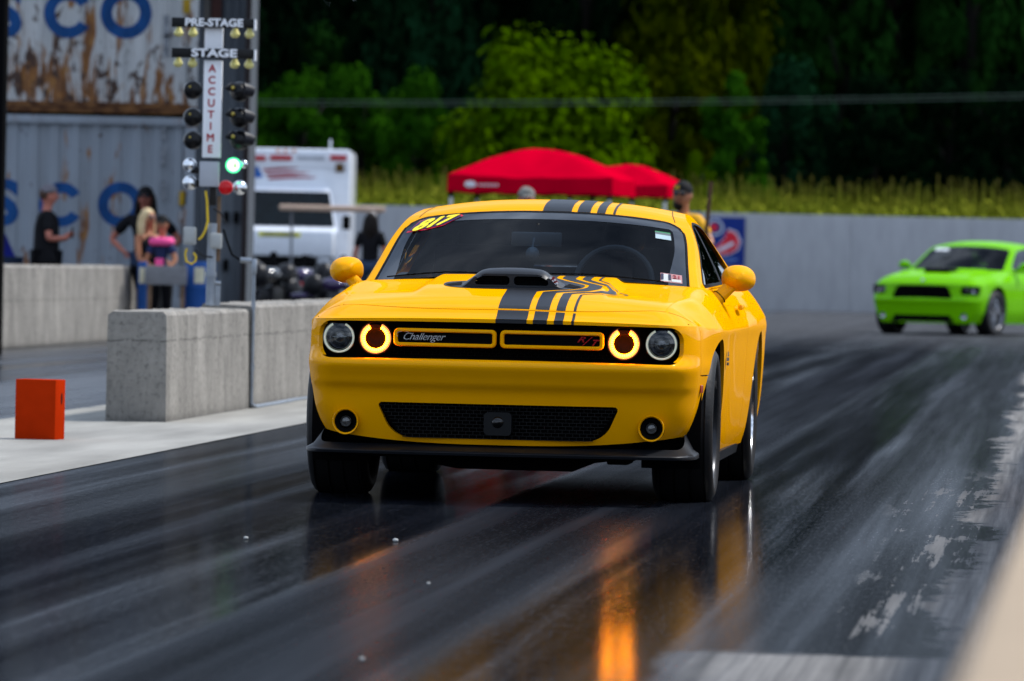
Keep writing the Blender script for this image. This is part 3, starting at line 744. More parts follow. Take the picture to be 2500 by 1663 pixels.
# ---- mirrors
for sg in (-1, 1):
    V = []; F = []
    nseg, m = 28, 14
    c = (sg * .952, 2.08, 1.036)
    for i in range(m + 1):
        t = i / m; rr = sin(acos_ := math.acos(max(-1, min(1, 1 - t * 1.0)))) if False else sqrt(max(0, 1 - (1 - t) ** 2.2))
        y = -.085 + .17 * t
        for k in range(nseg):
            a = 2 * pi * k / nseg; ca, sa = cos(a), sin(a)
            p = 2.5; rxx = .082 * rr; rzz = (.066 if sa > 0 else .062) * rr
            q = (abs(ca) ** p + abs(sa) ** p) ** (-1 / p)
            x = ca * q * rxx; z = sa * q * rzz
            z -= .016 * max(0, x / .1) ** 2 * .6 * (1 if sa > 0 else .1); z *= 1 - .06 * max(0, x / .1)
            V.append((c[0] + sg * x, c[1] + y + .01 * (x / .1), c[2] + z))
    for i in range(m):
        for k in range(nseg): F.append((i * nseg + k, i * nseg + (k + 1) % nseg, (i + 1) * nseg + (k + 1) % nseg, (i + 1) * nseg + k))
    F.append(tuple(m * nseg + k for k in range(nseg)))
    mir = MB().add(V, F).build('wing_mirror', YEL, car, 50)
    MB().add(*[( [(c[0] + sg * x * 1.003, y, z) for x, y, z in vv], ff) for vv, ff in [MB().lathe([(.1, 0)], n=3).__dict__ and ([(.0, 0, 0)], [])]][0]) if False else None
    st = MB().tube([(sg * .835, 2.0, .915), (sg * .868, 2.03, .948), (sg * .925, 2.07, 1.005)], [.040, .034, .030], 14)
    st.build('mirror_stalk', YEL, mir)
    MB().tube([(sg * .868, 2.03, .948), (sg * .8705, 2.031, .9505)], .038, 14).build('stalk_joint', BLK, mir)
    MB().box((c[0], c[1] + .088, c[2]), (.12, .004, .08), bev=.0015).build('mirror_glass', CHR, mir)
    # parting line round the shell
    ring = MB()
    seg = []
    for k in range(33):
        a = pi + pi * 1.0 * k / 32; ca = cos(a)
        seg.append((c[0] + sg * ca * .0995, c[1] + .075 - .155 * sqrt(max(0, 1 - abs(ca) ** 2.3)), c[2] - .010))

# ---- wheels
def tyre(w_, r, rr, name='tyre', m=None, parent=None):
    h = w_ / 2
    prof = [(rr, -h * .80), (rr + .012, -h * .92), (rr + (r - rr) * .45, -h * 1.0), (r - .035, -h * .97), (r - .014, -h * .88), (r - .003, -h * .72)]
    for g in (-.5, -.17, .17, .5): prof += [(r, -(.09 - g) * 0 + g * w_ * .72 - .006), (r - .007, g * w_ * .72 - .005), (r - .007, g * w_ * .72 + .005), (r, g * w_ * .72 + .006)]
    prof += [(r - .003, h * .72), (r - .014, h * .88), (r - .035, h * .97), (rr + (r - rr) * .45, h), (rr + .012, h * .92), (rr, h * .80)]
    return MB().lathe(prof, axis='X', n=64).build(name, m or RUB, parent, 40)
def wheel(pos, sg, w_, r, rr, rimm, spokes, steer=0., parent=None, lip=None, name='wheel', ns=5):
    wh = empty(name, pos, steer); wh.parent = parent
    tyre(w_, r, rr, parent=wh); h = w_ / 2
    MB().lathe([(rr + .004, sg * h * .86), (rr - .006, sg * h * .90), (rr - .014, sg * h * .82), (rr - .02, sg * h * .55), (rr - .025, -sg * h * .7)], axis='X', n=56).build('rim', lip or rimm, wh, 50)
    V = MB()
    for i in range(spokes):
        for dl in (-.13, .13):
            a = 2 * pi * i / spokes + .3
            p0 = (sg * h * .62, .05 * cos(a + dl * 2.5), .05 * sin(a + dl * 2.5)); p1 = (sg * h * .70, (rr * .6) * cos(a + dl), rr * .6 * sin(a + dl)); p2 = (sg * h * .60, (rr - .018) * cos(a + dl * 1.5), (rr - .018) * sin(a + dl * 1.5))
            V.tube([p0, p1, p2], [.017, .012, .015], 6)
        if i == 0: sp0 = None
    V.build('spokes', rimm, wh, 50)
    MB().lathe([(.0, sg * h * .66), (.035, sg * h * .66), (.045, sg * h * .60), (.07, sg * h * .4)], axis='X', n=20).build('hub', rimm, wh)
    MB().lathe([(.06, sg * h * .1), (rr - .05, sg * h * .1), (rr - .05, sg * h * .0), (.06, 0)], axis='X', n=32).build('brake_disc', mat('brake_iron', (.12, .12, .12), rough=.4, metal=.7), wh)
    MB().lathe([(0, -sg * h * .3), (rr - .02, -sg * h * .3)], axis='X', n=32).build('wheel_back', DARK, wh)
    return wh
for sg in (-1, 1):
    wheel((sg * .795, AX_F, WR), sg, .282, WR, .262, RIMD, 5, parent=car)
    wheel((sg * .800, AX_R, WR), sg, .300, WR, .225, RIMD, 5, parent=car, lip=ALU)
# fender badge, fuel-door detail
MB().box((.956, 1.33, .660), (.010, .07, .016)).box((.956, 1.335, .684), (.009, .035, .022)).box((.956, 1.34, .638), (.009, .045, .014)).build('fender_badge', CHR, car)
# ---- roof ditch mouldings
for sg in (-1, 1):
    pts = [sh.gh(.432 + .42 * i / 30, sg * .905)[:3] for i in range(31)]
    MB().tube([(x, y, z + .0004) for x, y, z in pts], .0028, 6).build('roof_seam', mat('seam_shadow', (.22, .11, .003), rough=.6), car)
# ---- interior
MB().add(*grid(lambda a, b: (-.72 + 1.44 * a, 1.66 + .42 * b, 1.0 - .02 * (2 * a - 1) ** 2 + .018 * sin(pi * b)), [i / 20 for i in range(21)], [i / 6 for i in range(7)])).build('dashboard', INT, car)
MB().box((0, 2.08, .9), (1.44, .06, .22), bev=.03).build('dash_front', INT, car)
def seat(x, y, s=1.):
    st = MB().box((x, y, .62), (.52, .5, .16), bev=.05).box((x, y + .30, .90), (.50, .14, .56), rx=-.22, bev=.05).build('seat', INT, car, 50)
    MB().box((x, y + .40, 1.20), (.27, .10, .17), rx=-.15, bev=.04).build('headrest', INT, st, 50)
for x in (-.36, .36): seat(x, 2.55)
MB().box((0, 3.97, 1.066), (1.40, .80, .012)).build('rear_shelf', INT, car)
MB().box((0, 3.55, .85), (1.2, .16, .45), rx=-.3, bev=.05).build('rear_bench', INT, car)
V, F = MB().lathe([(.185 + .014 * cos(2 * pi * k / 8), .014 * sin(2 * pi * k / 8)) for k in range(8)], n=32, close=True).__dict__.values() if False else (None, None)
mb = MB(); mb.tube([(.36 + .185 * cos(a), 2.02 + .185 * sin(a) * .38, 1.005 + .185 * sin(a) * .92) for a in [2 * pi * i / 32 for i in range(33)]], .014, 8)
mb.tube([(.19, 2.02, 1.0), (.53, 2.02, 1.0)], .014, 6).build('steering_wheel', mat('wheel_grip', (.2, .22, .24), rough=.5), car)
rm = MB().box((-.02, 2.04, 1.205), (.245, .02, .07), bev=.009).build('rear_view_mirror', mat('mirror_case', (.5, .55, .6), rough=.3, metal=.5), car, 50)
MB().tube([(-.02, 2.05, 1.235), (-.02, 2.10, 1.275)], .012, 8).build('mirror_arm', BLK, rm)
dcam = MB().ball((-.035, 2.0, 1.135), .034).tube([(-.035, 2.0, 1.165), (-.03, 2.02, 1.21)], .006, 6).build('dash_camera', mat('camera_body', (.5, .6, .7), rough=.25, spec=.8), car)
# headliner keeps the cabin dark
V, F = grid(lambda a, b: (lambda p: (p[0] * .96, p[1], p[2] - .035))(sh.gh(a, b)), [.43 + .34 * i / 10 for i in range(11)], [-1 + .1 * i for i in range(21)])
MB().add(V, F).build('headliner', INT, car)
# ---- wipers, decals on the glass
def on_glass(v, wv, off=.003):
    p = sh.gh(v, wv); return Vector((p[0], p[1] - off * .4, p[2] + off))
for (w0, w1, w2) in ((-.97 + .1, -.55, -.15), (-.08, .4, .8)):
    pts = [on_glass(.004 + .012 * (1 - abs(2 * t - 1)) + .02 * (w0 > -.5) * 0, w0 + (w2 - w0) * t, .012) for t in [i / 12 for i in range(13)]]
    MB().tube(pts, .0035, 6).build('wiper', BLK, car)
def decal(poly_uv, name, m, v0, w0, sv, sw, off=.003, shearv=0.):
    """flat print lying on the windscreen; poly_uv in metres about (v0, w0)"""
    V, F = poly_uv
    out = [tuple(on_glass(v0 + (z) * sv, w0 + x * sw, off - y)) for x, y, z in V]
    return MB().add(out, F).build(name, m, car, 0)
def uvtext(txt, **k):
    return text_mesh(txt, **k)
SVv = .60; SWw = 1 / .70
def poly(pts): return [(x, 0, z) for x, z in pts], [tuple(range(len(pts)))]
N0 = (.366, -.742)
S8 = [(-.117, -.028), (-.087, .019), (.106, .030), (.117, .023), (.045, -.015), (-.03, -.026)]
decal(poly([(x * 1.03, z * 1.12) for x, z in S8]), 'number_sticker', mat('sticker_red', (.6, .01, .04), rough=.4), *N0, 1.45, SWw, .0025)
decal(poly([(x * .975, z * .93) for x, z in S8]), 'number_sticker', mat('sticker_purple', (.03, .008, .07), rough=.4), *N0, 1.45, SWw, .0045)
V, F = text_mesh('817', size=.058, bold=.0032, shear=.5, space=.95)
xs = [p[0] for p in V]; k = .198 / (max(xs) - min(xs)); xc = (max(xs) + min(xs)) / 2
V = [((x - xc) * k + .004, y, z * (1.05 - max(0, (x - xc) * k) * 3.0) + (x - xc) * k * .14 + .001) for x, y, z in V]
o = decal((V, F), 'number', mat('sticker_yellow', (.95, .72, .01), rough=.4), *N0, 1.45, SWw, .0058); o['label'] = 'yellow race number 817'
SVv = .80
N1 = (.325, .80)
SVv = .80
decal(poly([(-.035, .018), (.036, .018), (.036, .026), (-.035, .026)]), 'inspection_sticker', mat('sticker_green', (.03, .22, .08), rough=.5), *N1, SVv, SWw, .003)
decal(poly([(-.035, .0), (.036, .0), (.036, .018), (-.035, .018)]), 'inspection_sticker', mat('sticker_grey', (.10, .12, .13), rough=.5), *N1, SVv, SWw, .003)
decal(poly([(-.035, -.036), (.036, -.036), (.036, .0), (-.035, .0)]), 'inspection_sticker', mat('sticker_pale', (.36, .46, .50), rough=.5), *N1, SVv, SWw, .003)
N2 = (.045, .845)
decal(poly([(-.044, -.034), (.046, -.034), (.046, .034), (-.044, .034)]), 'registration_sticker', mat('sticker_pink', (.42, .2, .2), rough=.5), *N2, SVv, SWw, .0025)
decal(poly([(-.040, -.028), (-.002, -.028), (-.002, .028), (-.040, .028)]), 'registration_sticker', mat('sticker_white', (.5, .52, .5), rough=.5), *N2, SVv, SWw, .0032)
decal(poly([(.002, -.028), (.042, -.028), (.042, -.008), (.002, -.008)]), 'registration_sticker', _M['sticker_white'], *N2, SVv, SWw, .0032)
V, F = text_mesh('11', size=.062, bold=.0025); decal(([(x - .021, y, z) for x, y, z in V], F), 'sticker_number', mat('sticker_ink', (.02, .02, .05), rough=.5), *N2, SVv, SWw, .0045)
V, F = text_mesh('21', size=.034, bold=.001); decal(([(x + .024, y, z + .01) for x, y, z in V], F), 'sticker_number', mat('sticker_ink_red', (.3, .03, .04), rough=.5), *N2, SVv, SWw, .004)

V, F = grid(lambda a, b: (-.815 + 1.63 * a, .030 + sh.F(-.815 + 1.63 * a) + .08 * b, .812 - .010 * (2 * a - 1) ** 2 - .004 * b - .016 * sm(.93, 1., abs(2 * a - 1))), [i / 50 for i in range(51)], [0, 1])
MB().add(V, F).build('grille_brow', GLOSSB, car)
# ------------------------------------------------------------------ ground and strip
def ground_mat():
    m = bpy.data.materials.new('strip_surface'); m.use_nodes = True; n = m.node_tree.nodes; l = m.node_tree.links.new; b = n['Principled BSDF']
    tc = n.new('ShaderNodeTexCoord'); sx = n.new('ShaderNodeSeparateXYZ'); l(tc.outputs['Object'], sx.inputs[0])
    def math(op, a, b_=None, c=None, clamp=False):
        q = n.new('ShaderNodeMath'); q.operation = op; q.use_clamp = clamp
        for i, v in enumerate((a, b_, c)):
            if v is None: continue
            if isinstance(v, (int, float)): q.inputs[i].default_value = v
            else: l(v, q.inputs[i])
        return q.outputs[0]
    def noise(scale, sc=(1, 1, 1), det=5, rough=.55, dist=0):
        mp = n.new('ShaderNodeMapping'); l(tc.outputs['Object'], mp.inputs[0]); mp.inputs['Scale'].default_value = sc
        q = n.new('ShaderNodeTexNoise'); q.inputs['Scale'].default_value = scale; q.inputs['Detail'].default_value = det; q.inputs['Roughness'].default_value = rough; q.inputs['Distortion'].default_value = dist
        l(mp.outputs[0], q.inputs['Vector']); return q.outputs['Fac']
    def ramp(v, pts):
        r = n.new('ShaderNodeValToRGB'); e = r.color_ramp.elements
        while len(e) < len(pts): e.new(.5)
        for q, (p, c) in zip(e, pts): q.position = p; q.color = (*c, 1) if len(c) == 3 else c
        l(v, r.inputs[0]); return r.outputs[0]
    def sms(v, a, b_):
        q = n.new('ShaderNodeMapRange'); q.interpolation_type = 'SMOOTHSTEP'; q.inputs[1].default_value = a; q.inputs[2].default_value = b_; l(v, q.inputs[0]); return q.outputs[0]
    def mix(f, a, b_):
        q = n.new('ShaderNodeMix'); q.data_type = 'RGBA'; l(f, q.inputs[0])
        for i, v in ((6, a), (7, b_)):
            if isinstance(v, tuple): q.inputs[i].default_value = (*v, 1)
            else: l(v, q.inputs[i])
        return q.outputs[2]
    def mixf(f, a, b_): return math('ADD', math('MULTIPLY', math('SUBTRACT', 1., f), a), math('MULTIPLY', f, b_))
    X, Y = sx.outputs[0], sx.outputs[1]
    streak = noise(1., (4.2, .06, 1), 6, .56); streak2 = noise(1., (26, .35, 1), 5, .6); fine = noise(1., (90, 6, 1), 4, .7); speck = noise(60, (1, 1, 1), 2)
    wob = noise(1., (1.5, .35, 1), 5, .65); wob2 = noise(1., (5, 2.2, 1), 6, .7); brush = noise(1., (3., 16, 1), 4, .6)
    # rubber laid down on the lane, thick in the two grooves
    rub = ramp(streak, [(.3, (.0015, .002, .003)), (.5, (.004, .005, .0075)), (.68, (.010, .012, .017))])
    rub = mix(math('MULTIPLY', sms(fine, .5, .75), .35), rub, (.035, .037, .043))
    old = ramp(streak2, [(.3, (.035, .037, .042)), (.7, (.075, .078, .085))])
    # grey cement
    conc = ramp(streak2, [(.28, (.085, .083, .082)), (.5, (.17, .165, .16)), (.72, (.27, .26, .25))])
    conc = mix(math('MULTIPLY', sms(brush, .55, .8), .5), conc, (.06, .06, .062))
    # edge of the rubber on the right-hand side of the lane
    edge = math('ADD', X, math('MULTIPLY', math('SUBTRACT', wob, .5), .55))
    edge = math('ADD', edge, math('MULTIPLY', math('SUBTRACT', wob2, .5), .35))
    edge = math('ADD', edge, math('MULTIPLY', math('SUBTRACT', brush, .5), .16))
    bare = sms(edge, -.36, -.28)
    # worn gaps in the rubber just inside the edge
    wp = noise(1., (3.4, .42, 1), 9, .74, .4)
    worn = math('MULTIPLY', sms(math('ADD', X, math('MULTIPLY', math('SUBTRACT', wob, .5), .5)), -.80, -.50), sms(math('ADD', math('MULTIPLY', wp, .62), math('MULTIPLY', streak2, .38)), .540, .575))
    worn = math('MULTIPLY', worn, math('SUBTRACT', 1., sms(Y, 26, 34)))
    worn = math('MULTIPLY', worn, .55)
    # the rubber coat begins across the lane in front of the car
    start = math('SUBTRACT', 1., sms(math('ADD', Y, math('ADD', math('MULTIPLY', math('SUBTRACT', brush, .5), .7), math('MULTIPLY', X, .05))), 16.6, 16.7))
    start = math('MULTIPLY', start, sms(math('ADD', X, math('MULTIPLY', math('SUBTRACT', wob, .5), .7)), -1.12, -.78))
    bare = math('MAXIMUM', bare, math('MULTIPLY', start, .9)); bare = math('MAXIMUM', bare, worn)
    lane = math('MULTIPLY', sms(X, -4.95, -4.88), 1.)
    col = mix(bare, rub, conc)
    # far lane and shutdown area: dull grey with dark grooves
    far = sms(math('ADD', Y, math('MULTIPLY', math('SUBTRACT', wob, .5), 30)), 75, 108)
    col = mix(far, col, old)
    side = sms(X, -.10, .2)
    l(col, b.inputs['Base Color'])
    rg = ramp(streak, [(.30, (.05,) * 3), (.5, (.085,) * 3), (.7, (.16,) * 3)]); 
    rgv = n.new('ShaderNodeRGBToBW'); l(rg, rgv.inputs[0])
    Xw = math('ADD', X, math('MULTIPLY', math('SUBTRACT', streak, .5), .22))
    dband = math('MULTIPLY', sms(Xw, -2.50, -2.40), math('SUBTRACT', 1., sms(Xw, -1.80, -1.62)))
    dull = math('MAXIMUM', math('MULTIPLY', sms(Xw, -2.50, -2.40), math('SUBTRACT', 1., sms(Xw, -1.74, -1.58))), math('SUBTRACT', 1., sms(Xw, -4.0, -3.7)))
    dull = math('MAXIMUM', dull, math('MULTIPLY', sms(Xw, -1.12, -.95), .9))
    rr = math('ADD', rgv.outputs[0], math('MULTIPLY', sms(fine, .45, .8), .10))
    rr = math('ADD', rr, math('ADD', math('MULTIPLY', dull, .10), math('MULTIPLY', dband, .08))); r = mixf(bare, rr, .62); r = math('ADD', r, math('MULTIPLY', sms(Y, 34, 60), .07)); r = mixf(far, r, .6)
    l(r, b.inputs['Roughness'])
    b.inputs['Specular IOR Level'].default_value = .5
    bp = n.new('ShaderNodeBump'); bp.inputs['Strength'].default_value = .35; bp.inputs['Distance'].default_value = .0012
    hh = math('ADD', math('MULTIPLY', fine, .5), math('MULTIPLY', speck, .35)); l(hh, bp.inputs['Height']); l(bp.outputs[0], b.inputs['Normal'])
    # only part of the rubbered surface is polished: the rest is dull
    pol = ramp(streak, [(.32, (.26,) * 3), (.52, (.42,) * 3), (.68, (.66,) * 3)]); pw = n.new('ShaderNodeRGBToBW'); l(pol, pw.inputs[0])
    band = math('MULTIPLY', sms(Xw, -4.05, -3.85), math('SUBTRACT', 1., sms(Xw, -3.35, -3.15)))
    p_ = math('MULTIPLY', pw.outputs[0], math('SUBTRACT', 1., math('MULTIPLY', band, .6)))
    p_ = math('MULTIPLY', p_, math('SUBTRACT', 1., math('MULTIPLY', sms(math('ADD', Y, math('MULTIPLY', math('SUBTRACT', streak2, .5), 30)), 26, 60), .45)))
    p_ = math('MULTIPLY', p_, math('SUBTRACT', .80, math('MULTIPLY', dband, .42)))
    df = n.new('ShaderNodeBsdfDiffuse'); l(col, df.inputs[0]); ms = n.new('ShaderNodeMixShader'); l(p_, ms.inputs[0]); l(df.outputs[0], ms.inputs[1]); l(b.outputs[0], ms.inputs[2])
    l(ms.outputs[0], n['Material Output'].inputs[0])
    return m
def sheet(name, x0, x1, y0, y1, z, m, nx=1, ny=1):
    V, F = grid(lambda a, b: (x0 + (x1 - x0) * a, y0 + (y1 - y0) * b, 0), [i / nx for i in range(nx + 1)], [i / ny for i in range(ny + 1)])
    o = MB().add(V, F).build(name, m, None, 0); o.rotation_euler = (0, 0, -TRK); o.location = (0, 0, z); return tag(o, kind='structure')
earth = mat('field_ground', (.06, .055, .03), rough=.95, var=.4, vscale=.3)
o = MB().box((0, 900, -.05), (2600, 2200, .09)).build('ground', earth, None, 0); tag(o, kind='structure')
sheet('race_lane', -6.75, 1.6, -5, 158, .008, ground_mat())
def lane2():
    m = mat('far_lane_rubber', (.006, .007, .009), rough=.28, col2=(.05, .053, .06), vscale=1., stretch=(2.2, .05, 1), lo=.38, hi=.62, rvar=.12)
    return m
sheet('far_lane', -30, -6.75, -5, 158, .004, lane2())
sheet('apron', 1.6, 40, -5, 158, .004, mat('apron_asphalt', (.05, .05, .055), rough=.7, col2=(.12, .12, .12), vscale=1., stretch=(1, .1, 1)))
# pale concrete median between the lanes
md = mat('median_concrete', (.20, .193, .175), rough=.8, col2=(.35, .34, .31), vscale=1., stretch=(2.5, .35, 1), lo=.3, hi=.7, bump=.3, bscale=18)
sheet('median_strip', -6.75, -4.89, -5, 60, .012, md)
# tan guard wall beside the camera
gw = MB().box((.081, 40, .40), (.40, 110, .80), bev=.02).build('guard_wall', mat('tan_painted_wall', (.38, .29, .20), rough=.75, var=.06, vscale=3), None, 30)
gw.rotation_euler = (0, 0, -R_(5.88)); tag(gw, 'smooth tan painted guard wall blurred in the near right corner', 'wall')
for (u, v, r, lb) in ((910, 1247, .012, 'small white pebble on the black strip before the left front tyre'), (566, 1241, .010, 'tiny pale pebble on the strip left of the yellow car reflection'), (986, 1345, .007, 'tiny pale pebble nearest the camera on the dark strip'), (833, 1520, .008, 'tiny grey pebble at the bottom edge of the photo')):
    p0 = atp(u, v, 20.); d_ = p0 - Vector((0, 0, CAM_H)); tt = (.008 - CAM_H) / d_.z; g = Vector((0, 0, CAM_H)) + d_ * tt
    pb = MB().ball((0, 0, r * .5), (r, r * .8, r * .6), 7, 5).build('pebble', mat('pale_stone', (.5, .5, .48), rough=.8, var=.2), None, 30, tuple(g)); tag(pb, lb, 'pebble')
# ------------------------------------------------------------------ concrete barriers
def conc_mat(name, c0, c1, streaks=True):
    return mat(name, c0, rough=.85, col2=c1, vscale=5., stretch=(1, 1, .28), lo=.28, hi=.72, bump=.5, bscale=30, detail=8)
CON = conc_mat('cast_concrete', (.20, .20, .205), (.50, .50, .51))
CON2 = conc_mat('old_concrete', (.15, .15, .15), (.36, .36, .35))
def weathered():
    m = bpy.data.materials.new('weathered_concrete'); m.use_nodes = True; n = m.node_tree.nodes; l = m.node_tree.links.new; b = n['Principled BSDF']
    tc = n.new('ShaderNodeTexCoord'); sx = n.new('ShaderNodeSeparateXYZ'); l(tc.outputs['Object'], sx.inputs[0])
    def noise(s, sc, d=6):
        mp = n.new('ShaderNodeMapping'); mp.inputs['Scale'].default_value = sc; l(tc.outputs['Object'], mp.inputs[0]); q = n.new('ShaderNodeTexNoise'); q.inputs['Scale'].default_value = s; q.inputs['Detail'].default_value = d; q.inputs['Roughness'].default_value = .65; l(mp.outputs[0], q.inputs['Vector']); return q.outputs['Fac']
    def ramp(v, pts):
        r = n.new('ShaderNodeValToRGB'); e = r.color_ramp.elements
        while len(e) < len(pts): e.new(.5)
        for q, (p, c) in zip(e, pts): q.position = p; q.color = (c, c * .985, c * .96, 1)
        l(v, r.inputs[0]); return r.outputs[0]
    def mul(a, b_, f=1.):
        q = n.new('ShaderNodeMix'); q.data_type = 'RGBA'; q.blend_type = 'MULTIPLY'; q.inputs[0].default_value = f; l(a, q.inputs[6]); l(b_, q.inputs[7]); return q.outputs[2]
    base = ramp(noise(3.2, (1, 1, .5)), [(.3, .19), (.5, .27), (.7, .36)])
    drips = ramp(noise(1., (9, 9, 1.1)), [(.30, .80), (.55, 1.)])
    fine = ramp(noise(26, (1, 1, 1), 8), [(.33, .38), (.46, .92), (.7, 1.1)])
    # pitted casting line
    w_ = n.new('ShaderNodeMath'); w_.operation = 'MULTIPLY_ADD'; l(noise(4, (1, 1, 1)), w_.inputs[0]); w_.inputs[1].default_value = .06; l(sx.outputs[2], w_.inputs[2])
    ln = ramp(w_.outputs[0], [(.0, 1.), (.545, 1.), (.553, .30), (.564, 1.), (1, 1.)])
    pits = ramp(noise(22, (1, 1, 1), 3), [(.44, .0), (.56, 1.)])
    q = n.new('ShaderNodeMix'); q.data_type = 'RGBA'; q.blend_type = 'LIGHTEN'; q.inputs[0].default_value = 1; l(ln, q.inputs[6]); l(pits, q.inputs[7])
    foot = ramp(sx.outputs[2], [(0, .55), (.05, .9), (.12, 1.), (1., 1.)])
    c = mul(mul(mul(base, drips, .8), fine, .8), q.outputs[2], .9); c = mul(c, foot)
    l(c, b.inputs['Base Color']); b.inputs['Roughness'].default_value = .88; b.inputs['Specular IOR Level'].default_value = .25
    bp = n.new('ShaderNodeBump'); bp.inputs['Strength'].default_value = .8; bp.inputs['Distance'].default_value = .012; l(noise(24, (1, 1, 1), 8), bp.inputs['Height']); l(bp.outputs[0], b.inputs['Normal'])
    return m
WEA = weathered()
def barrier(L0, L1, s0, s1, h, label, m, cat='barrier', group=None, name='concrete_barrier', rag=.010):
    Lc = (L0 + L1) / 2; n = max(6, int((s1 - s0) / .12)); w2 = (L1 - L0) / 2; rnd = random.Random(int(s0 * 10))
    sec = []
    V = []; F = []
    for i in range(n + 1):
        y = (s1 - s0) * i / n; j = [rnd.uniform(-rag, rag) for _ in range(6)]
        e = .0
        V += [(-w2 - .012, y, 0), (-w2 + j[0], y, h - .02), (-w2 + .02, y, h + j[1]), (w2 - .02, y, h + j[2]), (w2 + j[3], y, h - .02), (w2 + .012, y, 0)]
    F = [(i * 6 + k, i * 6 + k + 1, (i + 1) * 6 + k + 1, (i + 1) * 6 + k) for i in range(n) for k in range(5)]
    F += [(0, 5, 4, 3, 2, 1), tuple(n * 6 + k for k in range(6))]
    o = MB().add(V, F).build(name, m, None, 30); o.location = trk(Lc, s0, .012); o.rotation_euler = (0, 0, -TRK)
    return tag(o, label, cat, group)
# nearest block: face 38.3 m away
def inv_trk(X, Y): return (X * cos(TRK) - Y * sin(TRK), X * sin(TRK) + Y * cos(TRK))
BL0, BS0 = inv_trk(-2.60, 38.35); BL1, _ = inv_trk(-2.22, 38.45)
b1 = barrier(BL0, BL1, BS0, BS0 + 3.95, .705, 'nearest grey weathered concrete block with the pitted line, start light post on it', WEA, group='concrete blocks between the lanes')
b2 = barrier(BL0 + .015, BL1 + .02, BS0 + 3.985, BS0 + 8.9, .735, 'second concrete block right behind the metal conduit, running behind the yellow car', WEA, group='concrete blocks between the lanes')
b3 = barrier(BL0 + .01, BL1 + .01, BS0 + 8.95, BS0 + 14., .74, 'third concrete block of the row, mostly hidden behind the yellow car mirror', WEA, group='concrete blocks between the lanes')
# long barrier by the far lane, spectators behind it
e0 = inv_trk(-5.78, 67.2); e1 = inv_trk(-4.72, 76.8)
far_b = barrier(e0[0] - .25, e0[0] + .25, e0[1] - 12, 77.0, .92, 'long low stained concrete barrier at the left with people standing behind it', WEA)
# orange block
ob = trk(*inv_trk(-2.715, 34.25), .012)
om = mat('orange_paint', (.43, .026, .003), rough=.7, spec=.0, var=.06, vscale=12)
orange = MB().box((0, 0, .172), (.245, .17, .345), bev=.004).build('foam_block', om, None, 30); orange.location = ob + Vector((0, .06, 0)); orange.rotation_euler = (0, 0, R_(-5.5) - .16)
tag(orange, 'bright orange upright block with a slot in its side standing on pale concrete', 'marker block')
V = [(.1245, .012 * cos(a) + .02, .235 + .034 * sin(a)) for a in [2 * pi * i / 16 for i in range(16)]]
MB().add(V, [tuple(range(16))]).build('hand_slot', DARK, orange)
# conduit up the side of the block
gal = mat('galvanised_steel', (.30, .33, .37), rough=.38, metal=.75, var=.2, vscale=8)
cx = trk(BL1 + .028, BS0 + 3.95, 0)
cd_ = empty('conduit_pipe', cx, -TRK, 'grey metal conduit pipe running down the joint of the concrete blocks', 'conduit')
MB().tube([(0, 0, .04), (0, 0, .50), (0, 0, .98)], .0125, 10).tube([(0, 0, .04), (.02, .1, .022), (.02, 1.2, .022), (.0, 2.6, .022), (-.02, 5, .022)], .016, 8).build('pipe', gal, cd_)
for z in (.28, .72): MB().tube([(0, 0, z), (0, 0, z + .05)], .0165, 10).build('coupling', gal, cd_)
MB().box((0, 0, 1.02), (.034, .05, .11), bev=.010).build('elbow_box', gal, cd_)
MB().tube([(-.02, 0, 1.06), (-.10, 0, 1.065)], .02, 8).build('connector', gal, cd_)
MB().tube([(-.10, 0, 1.065), (-.16, 0, 1.10), (-.20, 0, 1.2), (-.225, 0, 1.28)], .009, 6).build('cable', BLK, cd_)

# ------------------------------------------------------------------ start lights on their post
tp = atp(483, 700, 42.0); TX, TY = tp.x, 42.0
tree = empty('starting_light_tree', (TX, TY, .74), 0, 'tall drag racing starting light tree with PRE-STAGE and STAGE boards on the concrete block', 'start lights')
KT = 14514 / 42.0 / 1.0607     # displayed px per metre at the post
def tl(u, v):    # local position on the tree for a place in the picture
    p = atp(u, v, TY); return (p.x - TX, p.z - .74)
WP = mat('white_enamel', (.88, .89, .92), rough=.35, var=.04); GP = mat('grey_enamel', (.42, .44, .48), rough=.4, var=.06)
BP = mat('black_enamel', (.003, .003, .004), rough=.35, var=.1, spec=.25); BULB = mat('yellow_bulb', (.82, .74, .26), rough=.25, var=.1, coat=.5)
a0 = tl(484, 700); a1 = tl(492, 490)
MB().tube([(a0[0], 0, 0), (a0[0] + .004, 0, .58)], .033, 14).build('post', gal, tree)
mb = MB().box((a0[0] + .05, .02, .07), (.035, .03, .14)).tube([(a0[0] + .03, 0, .16), (a0[0] + .07, 0, .16)], .015, 6); mb.build('post_clamp', gal, tree)
MB().tube([(a0[0], 0, .2), (a0[0], 0, .235)], .041, 14).build('collar', gal, tree)
bxs = tl(482, 401)
MB().box((bxs[0], 0, bxs[1]), (.136, .12, .176), bev=.006).build('control_box', GP, tree)
c0 = tl(487, 363); c1 = tl(491, 140)
colh = c1[1] - c0[1]
MB().box(((c0[0] + c1[0]) / 2, 0, (c0[1] + c1[1]) / 2), (.128, .10, colh), bev=.004).build('column', WP, tree)
t0 = tl(492, 113); t1 = tl(493, 66); MB().box((t0[0], 0, (t0[1] + t1[1]) / 2), (.128, .08, t1[1] - t0[1] + .03), bev=.004).build('upper_column', WP, tree)
